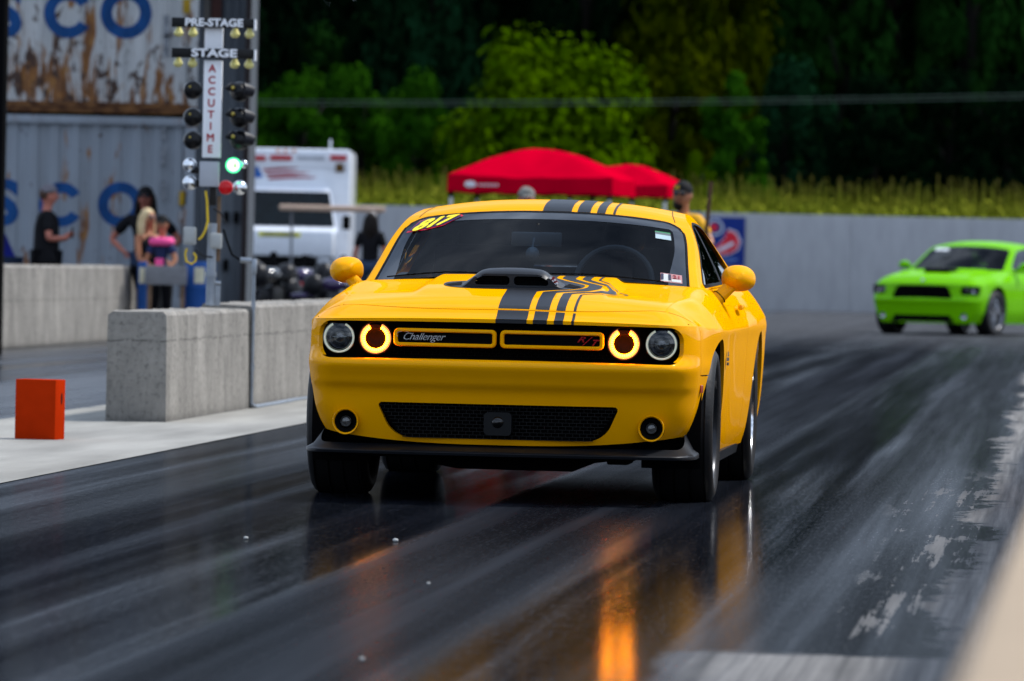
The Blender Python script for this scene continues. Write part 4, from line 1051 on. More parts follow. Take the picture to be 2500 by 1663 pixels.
for (v, txt, sz) in ((54, 'PRE-STAGE', .064), (124, 'STAGE', .066)):
    p = tl(493, v); bd = MB().box((p[0] - .003, -.07, p[1]), (.585, .03, .068), bev=.003).build('sign_board', BP, tree); bd['label'] = 'black board reading ' + txt
    MB().box((p[0] + .292, -.03, p[1] - .006), (.012, .14, .076)).build('board_end', WP, bd)
    tw = .41 if txt == 'PRE-STAGE' else .325
    V, F = text_mesh(txt, size=sz * 1.16, bold=.0034); xs = [q[0] for q in V]; k = tw / (max(xs) - min(xs)); xc = (max(xs) + min(xs)) / 2
    MB().add([((x - xc) * k, y, z) for x, y, z in V], F).build('lettering', WP, bd, 0, (p[0] + .005, -.0885, p[1]))
    for u in ((-81, -48, 49, 82) if txt == 'PRE-STAGE' else (-82, -49, 48, 81)):
        x = u / KT
        MB().lathe([(.0, -.068), (.016, -.066), (.030, -.055), (.035, -.042), (.030, -.026), (.018, -.008), (.014, .008)], c=(p[0] + x, -.02, p[1] - .034), n=16).build('stage_bulb', BULB, tree)
RL = mat('red_letter', (.42, .008, .02), rough=.5)
for i, ch in enumerate('ACCUTIME'):
    u, v = 489.5 - i * .75, 159 + i * 26.5
    p = tl(u, v); text_obj('letter', ch, RL, tree, (p[0], -.0525, p[1]), size=.075, bold=.0018, wscale=1.0)
def lamp_can(x, z, ang, lit=None, name='amber_lamp'):
    """round black lamp with visor; ang turns it about the vertical axis"""
    L0_ = empty(name, (x, -.02, z), ang); L0_.parent = tree
    MB().lathe([(.0, .085), (.035, .08), (.055, .05), (.061, .0), (.061, -.03), (.056, -.03), (.054, .0), (.03, .03), (0, .03)], axis='Y', n=24).build('housing', BP, L0_)
    V, F = grid(lambda a, b: (.0615 * cos(a), -.03 - .07 * b * (sin(a) * .5 + .5), .0615 * sin(a)), [-.2 + i * (pi + .4) / 16 for i in range(17)], [0, .5, 1])
    MB().add(V, F).build('visor', BP, L0_)
    return L0_
for v, vr in ((207, 211), (270, 271), (323, 323)):
    p = tl(444, v); c_ = MB().lathe([(0, -.05), (.035, -.046), (.059, -.028), (.068, .0), (.068, .03), (.045, .07), (0, .08)], c=(p[0], -.01, p[1]), axis='Y', n=24).build('amber_lamp', BP, tree)
    MB().ball((p[0] - .018, -.055, p[1] + .02), .009, 8, 6).build('lamp_screw', mat('brass', (.5, .38, .08), rough=.35, metal=.6), c_)
    p = tl(552, vr); L_ = empty('amber_lamp', (p[0], .0, p[1]), 0); L_.parent = tree
    MB().lathe([(0, -.08), (.036, -.07), (.062, -.035), (.072, 0), (.070, .04), (.05, .08), (0, .09)], axis='Y', n=24).build('housing', BP, L_)
    MB().tube([(.02, -.03, .012), (.068, -.01, .006), (.095, .0, -.002)], [.056, .046, .036], 12).build('hood', mat('dull_black', (.02, .02, .024), rough=.45), L_)
    MB().tube([(-.02, -.03, .02), (-.06, -.05, .030), (-.10, -.05, .018)], [.04, .034, .010], 10).build('visor', BP, L_)
    MB().ball((-.045, -.085, .024), .014, 8, 6).build('lamp_screw', _M['brass'], L_)
GL = mat('green_lamp', (.2, .8, .4), rough=.2, var=.02, emit=(.62, 1., .42), estr=1.6)
RLmp = mat('red_reflector', (.62, .004, .008), rough=.3, var=.05, coat=.3)
p = tl(538, 381); g = MB().lathe([(0, -.03), (.03, -.026), (.047, -.008), (.052, .01)], c=(p[0], -.06, p[1]), axis='Y', n=28).build('green_light', GL, tree)
MB().add(*annulus(.036, .054, -.02, .03, (p[0], -.05, p[1]), n=32)).build('lamp_rim', mat('green_glow_rim', (.05, .5, .2), rough=.3, emit=(.05, 1., .35), estr=1.2), g)
MB().add([(p[0] + .012, -.094, p[1] + .022), (p[0] + .026, -.094, p[1] - .012), (p[0] + .004, -.094, p[1] - .014)], [(0, 1, 2)]).build('light_shade', mat('green_shade', (.02, .25, .2), rough=.3), g)
MB().lathe([(0, -.03), (.035, -.028), (.048, -.018), (.051, .0)], c=(tl(521, 432)[0], -.07, tl(521, 432)[1]), axis='Y', n=28).build('red_light', RLmp, tree)
for (u, v, r) in ((437, 380, .050), (437, 421, .052), (552, 432, .052), (561, 378, .030)):
    p = tl(u, v); MB().ball((p[0], .0, p[1]), (r, r * 1.1, r), 20, 12).build('chrome_lamp_back', CHR, tree)
for i in range(2):
    p = tl(462, 392 + 30 * i); MB().box((p[0] - .03, 0, p[1]), (.08, .04, .05), bev=.01).build('lamp_bracket', BP, tree)
p = tl(490, 452); MB().box((p[0], .0, p[1]), (.05, .05, .13), bev=.01).build('neck', mat('greasy_black', (.015, .014, .013), rough=.5), tree)
p = tl(499, 520); MB().box((p[0] + .012, .03, p[1] - .02), (.026, .02, .46)).build('timber_stake', mat('bare_timber', (.22, .14, .09), rough=.8, var=.3), tree)
for (u, v, s_) in ((437, 543, (.088, .07, .125)), (497, 555, (.085, .06, .11))):
    p = tl(u, v); j = MB().box((p[0], -.02, p[1]), s_, bev=.012).build('junction_box', mat('putty_plastic', (.40, .41, .40), rough=.5, var=.05), tree)
    MB().box((p[0], -.02 - s_[1] / 2 - .003, p[1]), (s_[0] * .72, .006, s_[2] * .72), bev=.002).build('box_lid', _M['putty_plastic'], j)
def hose(pts, m, r=.008): MB().tube([(tl(u, v)[0], -.05, tl(u, v)[1]) for u, v in pts], r, 8).build('cable', m, tree)
YC = mat('yellow_cable', (.75, .50, .02), rough=.4)
hose([(474, 440), (477, 460), (478, 485), (479, 510), (474, 530), (466, 545), (458, 552)], YC)
hose([(431, 572), (427, 585), (430, 602), (442, 608), (451, 601), (452, 590), (446, 582)], YC)
hose([(492, 480), (510, 492), (522, 515)], BP, .006); hose([(450, 575), (470, 590), (490, 592)], BP, .006)
# ------------------------------------------------------------------ shipping containers
def container_mat(name, rust):
    m = bpy.data.materials.new(name); m.use_nodes = True; n = m.node_tree.nodes; l = m.node_tree.links.new; b = n['Principled BSDF']
    tc = n.new('ShaderNodeTexCoord'); sx = n.new('ShaderNodeSeparateXYZ'); l(tc.outputs['Object'], sx.inputs[0])
    def noise(s, sc, d=6, dist=0.):
        mp = n.new('ShaderNodeMapping'); mp.inputs['Scale'].default_value = sc; l(tc.outputs['Object'], mp.inputs[0]); q = n.new('ShaderNodeTexNoise'); q.inputs['Scale'].default_value = s; q.inputs['Detail'].default_value = d; q.inputs['Roughness'].default_value = .62; q.inputs['Distortion'].default_value = dist; l(mp.outputs[0], q.inputs['Vector']); return q.outputs['Fac']
    def ramp(v, pts):
        r = n.new('ShaderNodeValToRGB'); e = r.color_ramp.elements
        while len(e) < len(pts): e.new(.5)
        for q, (p, c) in zip(e, pts): q.position = p; q.color = (*c, 1)
        l(v, r.inputs[0]); return r.outputs[0]
    def mth(op, a, b_, c=None):
        q = n.new('ShaderNodeMath'); q.operation = op
        for i, v in enumerate((a, b_, c)):
            if v is None: continue
            if isinstance(v, (int, float)): q.inputs[i].default_value = v
            else: l(v, q.inputs[i])
        return q.outputs[0]
    base = ramp(noise(1., (3.2, 3, .5)), [(.3, (.41, .42, .42) if rust else (.24, .262, .29)), (.7, (.62, .62, .61) if rust else (.31, .35, .40))])
    up = sx.outputs[2]
    # rust runs down from the knocks, thicker towards the bottom rail
    drip = noise(1., (5.0, 5, 1.15), 9, .5); spot = noise(1., (6.5, 4, 3.6), 8, .5)
    g = n.new('ShaderNodeMapRange'); g.inputs[1].default_value = 0.; g.inputs[2].default_value = 2.2; g.inputs[3].default_value = .085 if rust else -.02; g.inputs[4].default_value = -.05 if rust else -.07; l(up, g.inputs[0])
    xb = n.new('ShaderNodeMapRange'); xb.inputs[1].default_value = -3.2; xb.inputs[2].default_value = -1.; xb.inputs[3].default_value = .055; xb.inputs[4].default_value = -.03; l(sx.outputs[0], xb.inputs[0])
    v1 = mth('ADD', mth('ADD', drip, g.outputs[0]), xb.outputs[0] if rust else 0.)
    v2 = mth('ADD', mth('ADD', spot, g.outputs[0]), xb.outputs[0] if rust else 0.)
    f1 = ramp(v1, [(.535, (0, 0, 0)), (.60, (1, 1, 1))]); f2 = ramp(v2, [(.585, (0, 0, 0)), (.635, (1, 1, 1))])
    rc = ramp(noise(7, (1, 1, .5)), [(.3, (.10, .035, .012)), (.55, (.26, .10, .018)), (.75, (.42, .21, .05))])
    q = n.new('ShaderNodeMix'); q.data_type = 'RGBA'; l(f1, q.inputs[0]); l(base, q.inputs[6]); l(rc, q.inputs[7])
    q2 = n.new('ShaderNodeMix'); q2.data_type = 'RGBA'; l(f2, q2.inputs[0]); l(q.outputs[2], q2.inputs[6]); q2.inputs[7].default_value = (.05, .02, .010, 1)
    l(q2.outputs[2], b.inputs['Base Color']); b.inputs['Roughness'].default_value = .6
    return m
CMR = container_mat('rusty_grey_paint', True); CMG = container_mat('faded_grey_paint', False)
RUST = mat('rusted_steel', (.05, .02, .012), rough=.85, col2=(.24, .11, .04), vscale=6, stretch=(1, 1, 3))
NAVY = mat('navy_lettering', (.006, .07, .24), rough=.55, var=.25, vscale=3)
CY = 80.0
def corr_y(x):      # outer face of the corrugated side
    t = (x / .278) % 1.
    return 0. if t < .32 else (.036 * (t - .32) / .18 if t < .5 else (.036 if t < .82 else .036 * (1 - t) / .18))
def side_panel(x0, x1, z0, z1, nz_=2):
    xs = []; k0 = math.floor(x0 / .278)
    for k in range(k0, int(x1 / .278) + 2):
        for t in (0, .32, .5, .82): xs.append((k + t) * .278)
    xs = [x0] + [x for x in xs if x0 < x < x1] + [x1]
    return grid(lambda a, b: (a, corr_y(a + 1e-6), b), xs, [z0 + (z1 - z0) * i / nz_ for i in range(nz_ + 1)])
def paint_text(txt, size, cx, cz, k, m, parent, bold=.014, name='lettering', sx_=1.):
    V, F = text_mesh(txt, size=size, bold=bold, space=1.0, wscale=sx_, stack=False)
    bm = bmesh.new(); vs = [bm.verts.new((x + cx, 0, z + cz)) for x, y, z in V]
    for f in F:
        try: bm.faces.new([vs[i] for i in f])
        except ValueError: pass
    xs = [v.co.x for v in bm.verts]; x = math.floor(min(xs) / .278) * .278
    while x < max(xs):
        for t in (0, .32, .5, .82):
            bmesh.ops.bisect_plane(bm, geom=bm.verts[:] + bm.edges[:] + bm.faces[:], plane_co=(x + t * .278, 0, 0), plane_no=(1, 0, 0))
        x += .278
    for v in bm.verts: v.co.y = corr_y(v.co.x) - .004
    bm.verts.index_update(); o = MB().add([v.co[:] for v in bm.verts], [[v.index for v in f.verts] for f in bm.faces]).build(name, m, parent, 0); bm.free(); return o
def container(x1, z, m, label, rusty):
    c = empty('shipping_container', (x1, CY, z), 0, label, 'container', 'stacked shipping containers')
    Lc, H = 6.06, 2.59
    V, F = side_panel(-Lc + .12, -.12, .16, H - .10); MB().add(V, F).build('side_wall', m, c, 0)
    MB().box((-Lc / 2, 1.22, H - .02), (Lc - .1, 2.38, .03)).box((-Lc / 2, 1.22, .1), (Lc - .1, 2.38, .06)).box((-Lc + .02, 1.22, H / 2), (.04, 2.3, H - .2)).box((-Lc / 2, 2.40, H / 2), (Lc - .2, .03, H - .2)).build('shell', m, c, 0)
    MB().box((-.02, 1.22, H / 2), (.04, 2.3, H - .2)).build('end_wall', m, c, 0)
    rm = RUST if rusty else m
    MB().box((-Lc / 2, -.008, H - .055), (Lc - .24, .08, .11), bev=.006).build('top_rail', m, c)
    MB().box((-Lc / 2, -.008, .085), (Lc - .24, .08, .15), bev=.006).build('bottom_rail', rm, c)
    for x in (-.075, -Lc + .075): MB().box((x, .06, H / 2), (.15, .17, H - .24), bev=.008).build('corner_post', m, c)
    for x in (-.08, -Lc + .08):
        for zz in (.06, H - .06): MB().box((x, .06, zz), (.17, .18, .12), bev=.01).build('corner_casting', RUST, c)
    if rusty:
        MB().box((-3.95, -.052, .07), (.48, .02, .09)).build('forklift_pocket', DARK, c)
    return c
xr = atp(560, 300, CY).x
xl = atp(452, 268, CY).x
base_z = 2.93 - 2.59
def cl(u, v, z0): p = atp(u, v, CY); return p.x - xl, p.z - z0
low = container(xl, base_z, CMG, 'lower grey shipping container with large blue letters behind the spectators', False)
upp = container(xl + .03, base_z + 2.62, CMR, 'upper rust streaked shipping container stacked on top with cropped blue letters', True)
MB().box((-3, .6, -.17), (6, .3, .3)).build('support_beam', DARK, low)
def ring_letter(kind, w_, h_, st):
    V = []; F = []; n = 48
    a0, a1 = (0, 2 * pi) if kind == 'O' else (R_(32), R_(328))
    for i in range(n + 1):
        a = a0 + (a1 - a0) * i / n
        for r in (1., 1 - st): V.append((w_ / 2 * (r if r == 1. else 1 - st * h_ / w_) * cos(a), 0, h_ / 2 * r * sin(a)))
    return V, [(2 * i, 2 * i + 1, 2 * i + 3, 2 * i + 2) for i in range(n)]
_tm = text_mesh
def paint_letter(ch, h_, cx, cz, parent):
    global text_mesh
    if ch in 'CO': VF = ring_letter(ch, h_ * 1.0, h_, .46)
    else: VF = _tm(ch, size=h_ / .70, bold=.036, stack=False)
    text_mesh = lambda *a, **k: VF
    o = paint_text(ch, 1, cx, cz, 1, NAVY, parent); text_mesh = _tm; return o
for (t, u, v, s_) in (('C', 140, 471, .60), ('S', 10, 471, .56), ('O', 277, 471, .61), ('N', -115, 471, .56)):
    x, z = cl(u, v, base_z); paint_letter(t, s_, x, z, low)
for (t, u, v, s_) in (('C', 152, 31, .66), ('S', 10, 33, .62), ('O', 285, 30, .69)):
    x, z = cl(u, v, base_z + 2.62); paint_letter(t, s_, x, z, upp)
YST = mat('ochre_sticker', (.45, .28, .02), rough=.6)
for (u, v, cc, z0) in ((425, 14, upp, base_z + 2.62), (421, 457, low, base_z)):
    x, z = cl(u, v, z0); MB().box((x, -.02, z), (.10, .01, .19)).build('warning_label', YST, cc)
x, z = cl(420, 495, base_z)
text_obj('marking', '8', mat('white_marking', (.6, .62, .65), rough=.5), low, (x, -.012, z), size=.16)
for (u, v) in ((378, 60), (378, 105)):
    x, z = cl(u, v, base_z + 2.62); MB().box((x, -.018, z), (.07, .006, .30)).build('column_of_marks', mat('faint_marks', (.12, .13, .15), rough=.6, col2=(.42, .44, .47), vscale=30), upp)
for v in (300, 360, 440): x, z = cl(376, v, base_z); MB().box((x, -.018, z), (.05, .006, .28)).build('column_of_marks', _M['faint_marks'], low)

# dark corrugated tower beside the containers
KY = 76.0
p0 = atp(452, 300, KY); p1 = atp(573, 300, KY)
shed = empty('metal_tower', (p0.x, KY, .0), 0, 'dark grey ribbed metal control tower wall right of the shipping containers', 'building')
DG = mat('dark_ribbed_metal', (.035, .042, .052), rough=.5, col2=(.10, .115, .13), vscale=1., stretch=(5, 5, .35))
Wd = p1.x - p0.x
V = []; F = []; xs = [i * .045 for i in range(int(Wd / .045) + 1)]
V, F = grid(lambda a, b: (a, .018 * (int(round(a / .045)) % 3 == 0), b), xs, [0, 2, 4, 6, 7.5])
MB().add(V, F).build('ribbed_wall', DG, shed, 0)
MB().box((Wd / 2, 1.2, 3.75), (Wd - .02, 2.2, 7.5)).build('tower_core', DG, shed, 0)
MB().box((Wd - .03, -.03, 3.75), (.07, .07, 7.5)).build('corner_trim', mat('dark_brown_trim', (.018, .012, .012), rough=.6), shed)
p = atp(508, 20, KY); MB().box((p.x - p0.x - .05, -.06, 5.2), (.13, .08, 3.), bev=.01).build('brown_post', mat('brown_post', (.035, .012, .010), rough=.7), shed)
MB().box((p.x - p0.x - .17, -.05, 5.2), (.07, .05, 3.)).build('grey_post', mat('grey_brown', (.06, .055, .05), rough=.7), shed)
MB().box((.02, -.05, 1.25), (.05, .05, 2.5)).build('wall_trim', DG, shed)
for u in (521, 544, 520): 
    p = atp(u, 500 if u != 520 else 610, KY); MB().box((p.x - p0.x, -.03, p.z), (.06, .04, .14)).build('wall_fitting', DARK, shed)
# black pole at the picture's left edge
p = atp(1, 300, 62.0); MB().tube([(0, 0, 0), (0, 0, 7)], .085, 14).build('pole', DARK, None, 30, (p.x - .02, 62.0, 0)); tag(bpy.data.objects['pole'], 'black pole cut off by the left edge of the photo before the containers', 'pole')

# ------------------------------------------------------------------ back wall, banner, corn, line
WY = 150.0
wz = atp(1700, 491, WY).z
wl = conc_mat('back_wall_concrete', (.33, .335, .35), (.40, .405, .42))
nP = 12; 
bw = empty('concrete_wall', (0, WY, 0), 0, 'long plain grey concrete wall closing the far end before the corn field', 'wall')
x = -22.
k = 0
pm = None
while x < 34:
    if pm is None: pm = MB().box((0, 0, wz / 2), (3.046, .2, wz), bev=.008).build('wall_panel', wl, bw, 30); q = pm
    else: q = pm.copy(); COL.objects.link(q)
    q.location = (x + 1.525, random.uniform(-.006, .006), 0); x += 3.05
p = atp(1675, 556, WY - .3)
ban = empty('banner', (p.x, WY - .14, p.z), 0, 'blue square banner with a red and white emblem hung on the grey wall', 'banner')
bw_, bh_ = atp(1712, 556, WY).x - atp(1632, 556, WY).x, atp(1675, 500, WY).z - atp(1675, 612, WY).z
MB().box((0, 0, 0), (bw_, .015, bh_)).build('cloth', mat('banner_blue', (.004, .025, .20), rough=.6), ban)
rd = mat('banner_red', (.65, .02, .04), rough=.6); wt = mat('banner_white', (.62, .66, .75), rough=.6)
kx = bw_ / 80.
def bp_(u, v): return ((u - 1672) * kx, -(v - 556) * kx)
def blob(pts, m, y, nm): MB().prism([bp_(*q) for q in pts], y - .004, y, 'XZ').build(nm, m, ban, 0)
def circ(u, v, r, n=20, sq=1.): return [(u + r * cos(2 * pi * i / n), v + r * sq * sin(2 * pi * i / n)) for i in range(n)]
blob(circ(1643, 524, 19), wt, -.010, 'emblem_ring'); blob(circ(1643, 524, 15), mat('banner_deep_blue', (.01, .03, .16), rough=.6), -.014, 'emblem_disc'); blob(circ(1640, 524, 9), rd, -.020, 'emblem_centre')
sw_ = [(1672, 530), (1690, 536), (1700, 556), (1694, 574), (1676, 584), (1650, 588), (1634, 586), (1634, 572), (1650, 566), (1664, 550)]
def grow(pts, r): 
    cx_ = sum(a for a, b in pts) / len(pts); cy_ = sum(b for a, b in pts) / len(pts); return [(cx_ + (a - cx_) * r, cy_ + (b - cy_) * r) for a, b in pts]
blob(grow(sw_, 1.12), wt, -.012, 'swoosh_outline'); blob(sw_, rd, -.020, 'swoosh'); blob([(1644, 577), (1672, 562), (1684, 556), (1688, 562), (1668, 574), (1646, 583)], wt, -.026, 'swoosh_streak')
blob([(1660, 596), (1690, 594), (1700, 598), (1680, 604), (1662, 602)], mat('banner_light_blue', (.08, .16, .42), rough=.6), -.012, 'faint_writing')
# corn
def corn():
    rnd = random.Random(3); V = []; F = []
    ztop = 2.66
    for r in range(9):
        Y = 153.5 + r * 1.4; x = -14.
        while x < 26:
            px, py = x + rnd.uniform(-.08, .08), Y + rnd.uniform(-.3, .3); h = ztop + .10 * r + rnd.uniform(-.22, .2) + .15 * mnoise.noise(Vector((px * .35, py * .2, 0)))
            k = len(V)
            a = rnd.uniform(0, pi); w_ = .018
            V += [(px - w_, py, 0), (px + w_, py, 0), (px + w_ * .5, py, h), (px - w_ * .5, py, h)]; F.append((k, k + 1, k + 2, k + 3))
            nl = 9 if r < 3 else 6
            for j in range(nl):
                z = h * (.28 + .66 * j / nl) + rnd.uniform(-.05, .05); a = rnd.uniform(0, 2 * pi); ln = rnd.uniform(.45, .8); ca, sa = cos(a), sin(a) * .7; w_ = rnd.uniform(.035, .06)
                k = len(V)
                q = [(0, 0), (.4, .26), (.75, .20), (1, -.10)]
                for t, dz in q:
                    ww = w_ * (1.2 - t) ; V += [(px + ca * ln * t - sa * ww, py + sa * ln * t + ca * ww, z + dz * ln), (px + ca * ln * t + sa * ww, py + sa * ln * t - ca * ww, z + dz * ln + .01)]
                for i in range(3): F.append((k + 2 * i, k + 2 * i + 1, k + 2 * i + 3, k + 2 * i + 2))
            k = len(V)   # tassel
            for d in range(3):
                a = rnd.uniform(-.35, .35); V += [(px - .008, py, h - .05), (px + .008, py, h - .05), (px + sin(a) * .26, py, h + .15)]; F.append((k + 3 * d, k + 3 * d + 1, k + 3 * d + 2))
            x += rnd.uniform(.15, .24)
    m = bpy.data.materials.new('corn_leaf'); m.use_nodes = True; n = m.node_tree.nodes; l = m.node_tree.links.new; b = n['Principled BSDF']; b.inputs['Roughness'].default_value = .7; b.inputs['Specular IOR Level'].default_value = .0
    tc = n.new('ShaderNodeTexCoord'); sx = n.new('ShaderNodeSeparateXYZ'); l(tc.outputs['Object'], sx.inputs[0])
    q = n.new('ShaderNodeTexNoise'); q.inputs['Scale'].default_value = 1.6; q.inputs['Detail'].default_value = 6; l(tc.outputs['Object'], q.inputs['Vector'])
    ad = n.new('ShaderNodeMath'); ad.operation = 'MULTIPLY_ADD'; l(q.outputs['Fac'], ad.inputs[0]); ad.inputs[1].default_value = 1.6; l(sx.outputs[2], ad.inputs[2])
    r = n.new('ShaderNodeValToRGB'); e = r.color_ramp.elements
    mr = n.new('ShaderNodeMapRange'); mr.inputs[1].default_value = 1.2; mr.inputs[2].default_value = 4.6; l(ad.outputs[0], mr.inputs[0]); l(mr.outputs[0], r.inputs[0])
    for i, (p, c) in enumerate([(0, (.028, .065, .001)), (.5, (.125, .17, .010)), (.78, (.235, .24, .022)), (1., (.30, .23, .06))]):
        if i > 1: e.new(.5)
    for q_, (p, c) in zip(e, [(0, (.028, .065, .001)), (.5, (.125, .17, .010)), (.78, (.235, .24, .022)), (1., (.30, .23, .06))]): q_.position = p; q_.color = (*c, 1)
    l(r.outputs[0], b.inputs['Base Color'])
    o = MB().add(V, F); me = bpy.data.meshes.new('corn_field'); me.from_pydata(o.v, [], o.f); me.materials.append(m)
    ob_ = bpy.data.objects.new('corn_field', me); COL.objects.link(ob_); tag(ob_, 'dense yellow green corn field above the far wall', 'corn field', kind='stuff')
corn()
# overhead line
for i, dz in enumerate((0, .14)):
    pa, pb = atp(585, 241 + i * 0, 200), atp(2357, 226, 200); d = (pb - pa)
    pts = [pa + d * t + Vector((0, 0, dz - .10 * sin(pi * min(1, max(0, t))))) for t in [-.6 + 2.2 * j / 30 for j in range(31)]]
    ln = MB().tube(pts, .012, 5).build('overhead_cable', mat('cable_grey', (.08, .12, .10), rough=.5), None)
    tag(ln, ('lower' if i == 0 else 'upper') + ' strand of the pale overhead cable pair crossing before the trees', 'cable', 'overhead cables')

# ------------------------------------------------------------------ trees
def leaf_mat(name, c0, c1):
    m = bpy.data.materials.new(name); m.use_nodes = True; n = m.node_tree.nodes; l = m.node_tree.links.new; b = n['Principled BSDF']
    b.inputs['Roughness'].default_value = .6; b.inputs['Specular IOR Level'].default_value = .0
    tc = n.new('ShaderNodeTexCoord'); q = n.new('ShaderNodeTexNoise'); q.inputs['Scale'].default_value = .55; q.inputs['Detail'].default_value = 8; q.inputs['Roughness'].default_value = .7; l(tc.outputs['Object'], q.inputs['Vector'])
    r = n.new('ShaderNodeValToRGB'); r.color_ramp.elements[0].position = .33; r.color_ramp.elements[1].position = .68
    r.color_ramp.elements[0].color = (*c0, 1); r.color_ramp.elements[1].color = (*c1, 1); l(q.outputs['Fac'], r.inputs[0]); l(r.outputs[0], b.inputs['Base Color']); return m
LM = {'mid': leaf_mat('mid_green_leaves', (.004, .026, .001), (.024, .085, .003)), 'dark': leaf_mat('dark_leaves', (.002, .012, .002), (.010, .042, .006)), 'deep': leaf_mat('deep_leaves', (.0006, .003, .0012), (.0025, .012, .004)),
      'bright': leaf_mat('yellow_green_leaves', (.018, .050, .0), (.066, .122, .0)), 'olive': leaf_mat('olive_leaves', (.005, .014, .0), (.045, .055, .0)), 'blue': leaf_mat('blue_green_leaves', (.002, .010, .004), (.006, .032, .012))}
BARK = mat('bark', (.006, .005, .004), rough=.9, var=.4)
def crown_mesh(seed, h, w_, n_cl=60, leaves=150, ls=.24):
    rnd = random.Random(seed); V = []; F = []
    for c in range(n_cl):
        # clump centres spread over an uneven egg
        u = rnd.random(); zz = .12 + .88 * u; rad = w_ * .5 * (sin(pi * min(1, (zz * .93 + .04))) ** .55) * rnd.uniform(.45, 1.0)
        a = rnd.uniform(0, 2 * pi); cx_, cy_, cz_ = rad * cos(a), rad * sin(a), h * (.14 + .86 * zz) - .6
        cr_ = rnd.uniform(.085, .17) * w_ * 1.05
        for k in range(leaves):
            d = Vector((rnd.gauss(0, 1), rnd.gauss(0, 1), rnd.gauss(0, 1))).normalized(); r_ = cr_ * (rnd.random() ** .35) * (1 + .3 * mnoise.noise(d * 2 + Vector((c, 0, 0))))
            p = Vector((cx_, cy_, cz_)) + Vector((d.x * r_, d.y * r_, d.z * r_ * .75))
            nrm = (d + Vector((rnd.uniform(-.6, .6), rnd.uniform(-.6, .6), rnd.uniform(0, .8)))).normalized(); t = nrm.orthogonal().normalized(); t2 = nrm.cross(t); s = ls * rnd.uniform(.6, 1.3); an = rnd.uniform(0, pi); t, t2 = t * cos(an) + t2 * sin(an), t2 * cos(an) - t * sin(an)
            q = len(V); V += [tuple(p - t * s), tuple(p + t2 * s * .55), tuple(p + t * s), tuple(p - t2 * s * .55)]; F.append((q, q + 1, q + 2, q + 3))
    me = bpy.data.meshes.new('crown'); me.from_pydata(V, [], F); return me
def trunk_mesh(seed, h, r):
    rnd = random.Random(seed); mb = MB(); x = y = 0.; pts = [(0, 0, -.2)]
    for i in range(1, 7): x += rnd.uniform(-.15, .15); y += rnd.uniform(-.15, .15); pts.append((x, y, h * .85 * i / 6))
    mb.tube(pts, [r * (1 - .12 * i) for i in range(7)], 8)
    for k in range(7):
        b0 = Vector(pts[rnd.randint(2, 5)]); a = rnd.uniform(0, 2 * pi); ln = h * rnd.uniform(.08, .14)
        mb.tube([b0, b0 + Vector((cos(a) * ln * .5, sin(a) * ln * .5, ln * .35)), b0 + Vector((cos(a) * ln, sin(a) * ln, ln * .9))], [r * .4, r * .25, r * .08], 6)
    me = bpy.data.meshes.new('trunk'); me.from_pydata(mb.v, [], mb.f); me.materials.append(BARK); me.shade_smooth(); return me
CM = [crown_mesh(11 + i, 10., 7.5, 75, 130) for i in range(4)] + [crown_mesh(31, 10., 10.5, 95, 130), crown_mesh(32, 10., 5.0, 55, 130)]
TM = [trunk_mesh(5 + i, 10., .28) for i in range(2)]
_cm = {}
def tree_at(u, Y, htop_v, wpx, kind, mesh, label, group):
    """u: picture column of the trunk, htop_v: picture row of the top, wpx: crown width in the picture"""
    p = atp(u, htop_v, Y); H = p.z; sc_ = H / 10.; pw = wpx * 1.0607 / (F_PX / Y); base_w = [7.5, 7.5, 7.5, 7.5, 10.5, 5.0][mesh]
    t = empty('tree', (p.x, Y, 0), random.uniform(0, 6.28), label, 'tree', group)
    key = (mesh, kind)
    if key not in _cm: me = CM[mesh].copy(); me.materials.append(LM[kind]); _cm[key] = me
    c = bpy.data.objects.new('crown', _cm[key]); COL.objects.link(c); c.parent = t; c.scale = (pw / base_w, pw / base_w, sc_)
    q = bpy.data.objects.new('trunk', TM[mesh % 2]); COL.objects.link(q); q.parent = t; q.scale = (sc_, sc_, sc_)
FG = 'trees of the wood behind the corn field'
TR = [
 # front row, along the corn
 (1265, 215, 80, 520, 'bright', 4, 'wide bright yellow green tree standing out above the red tents'),
 (690, 222, 150, 220, 'mid', 0, 'small bright green tree just above the ambulance roof'),
 (600, 226, 200, 150, 'mid', 1, 'small dark tree beside the metal tower'),
 (820, 226, 150, 240, 'mid', 2, 'mid green rounded tree right of the ambulance'),
 (960, 222, 165, 190, 'mid', 3, 'mid green tree left of the wide bright tree'),
 (1450, 228, 180, 210, 'dark', 1, 'dark tree touching the right side of the wide bright tree'),
 (1560, 226, 95, 230, 'olive', 0, 'olive tree with yellowing leaves right of the tents'),
 (1690, 222, 160, 170, 'mid', 5, 'narrow mid green tree right of the olive tree'),
 (1605, 214, 350, 90, 'bright', 2, 'low light green bush tree beside the second red tent'),
 (1820, 228, 140, 230, 'blue', 3, 'blue green tree above the right part of the wall'),
 (2010, 226, 170, 240, 'deep', 2, 'very dark low tree left of the far right trees'),
 (2180, 228, 150, 240, 'deep', 1, 'very dark tree above the green car'),
 (2340, 226, 160, 240, 'deep', 0, 'very dark tree at the right edge of the photo'),
 (1090, 226, 215, 150, 'dark', 5, 'small dark tree under the left edge of the wide bright tree'),
]
for a in TR: tree_at(*a, FG)
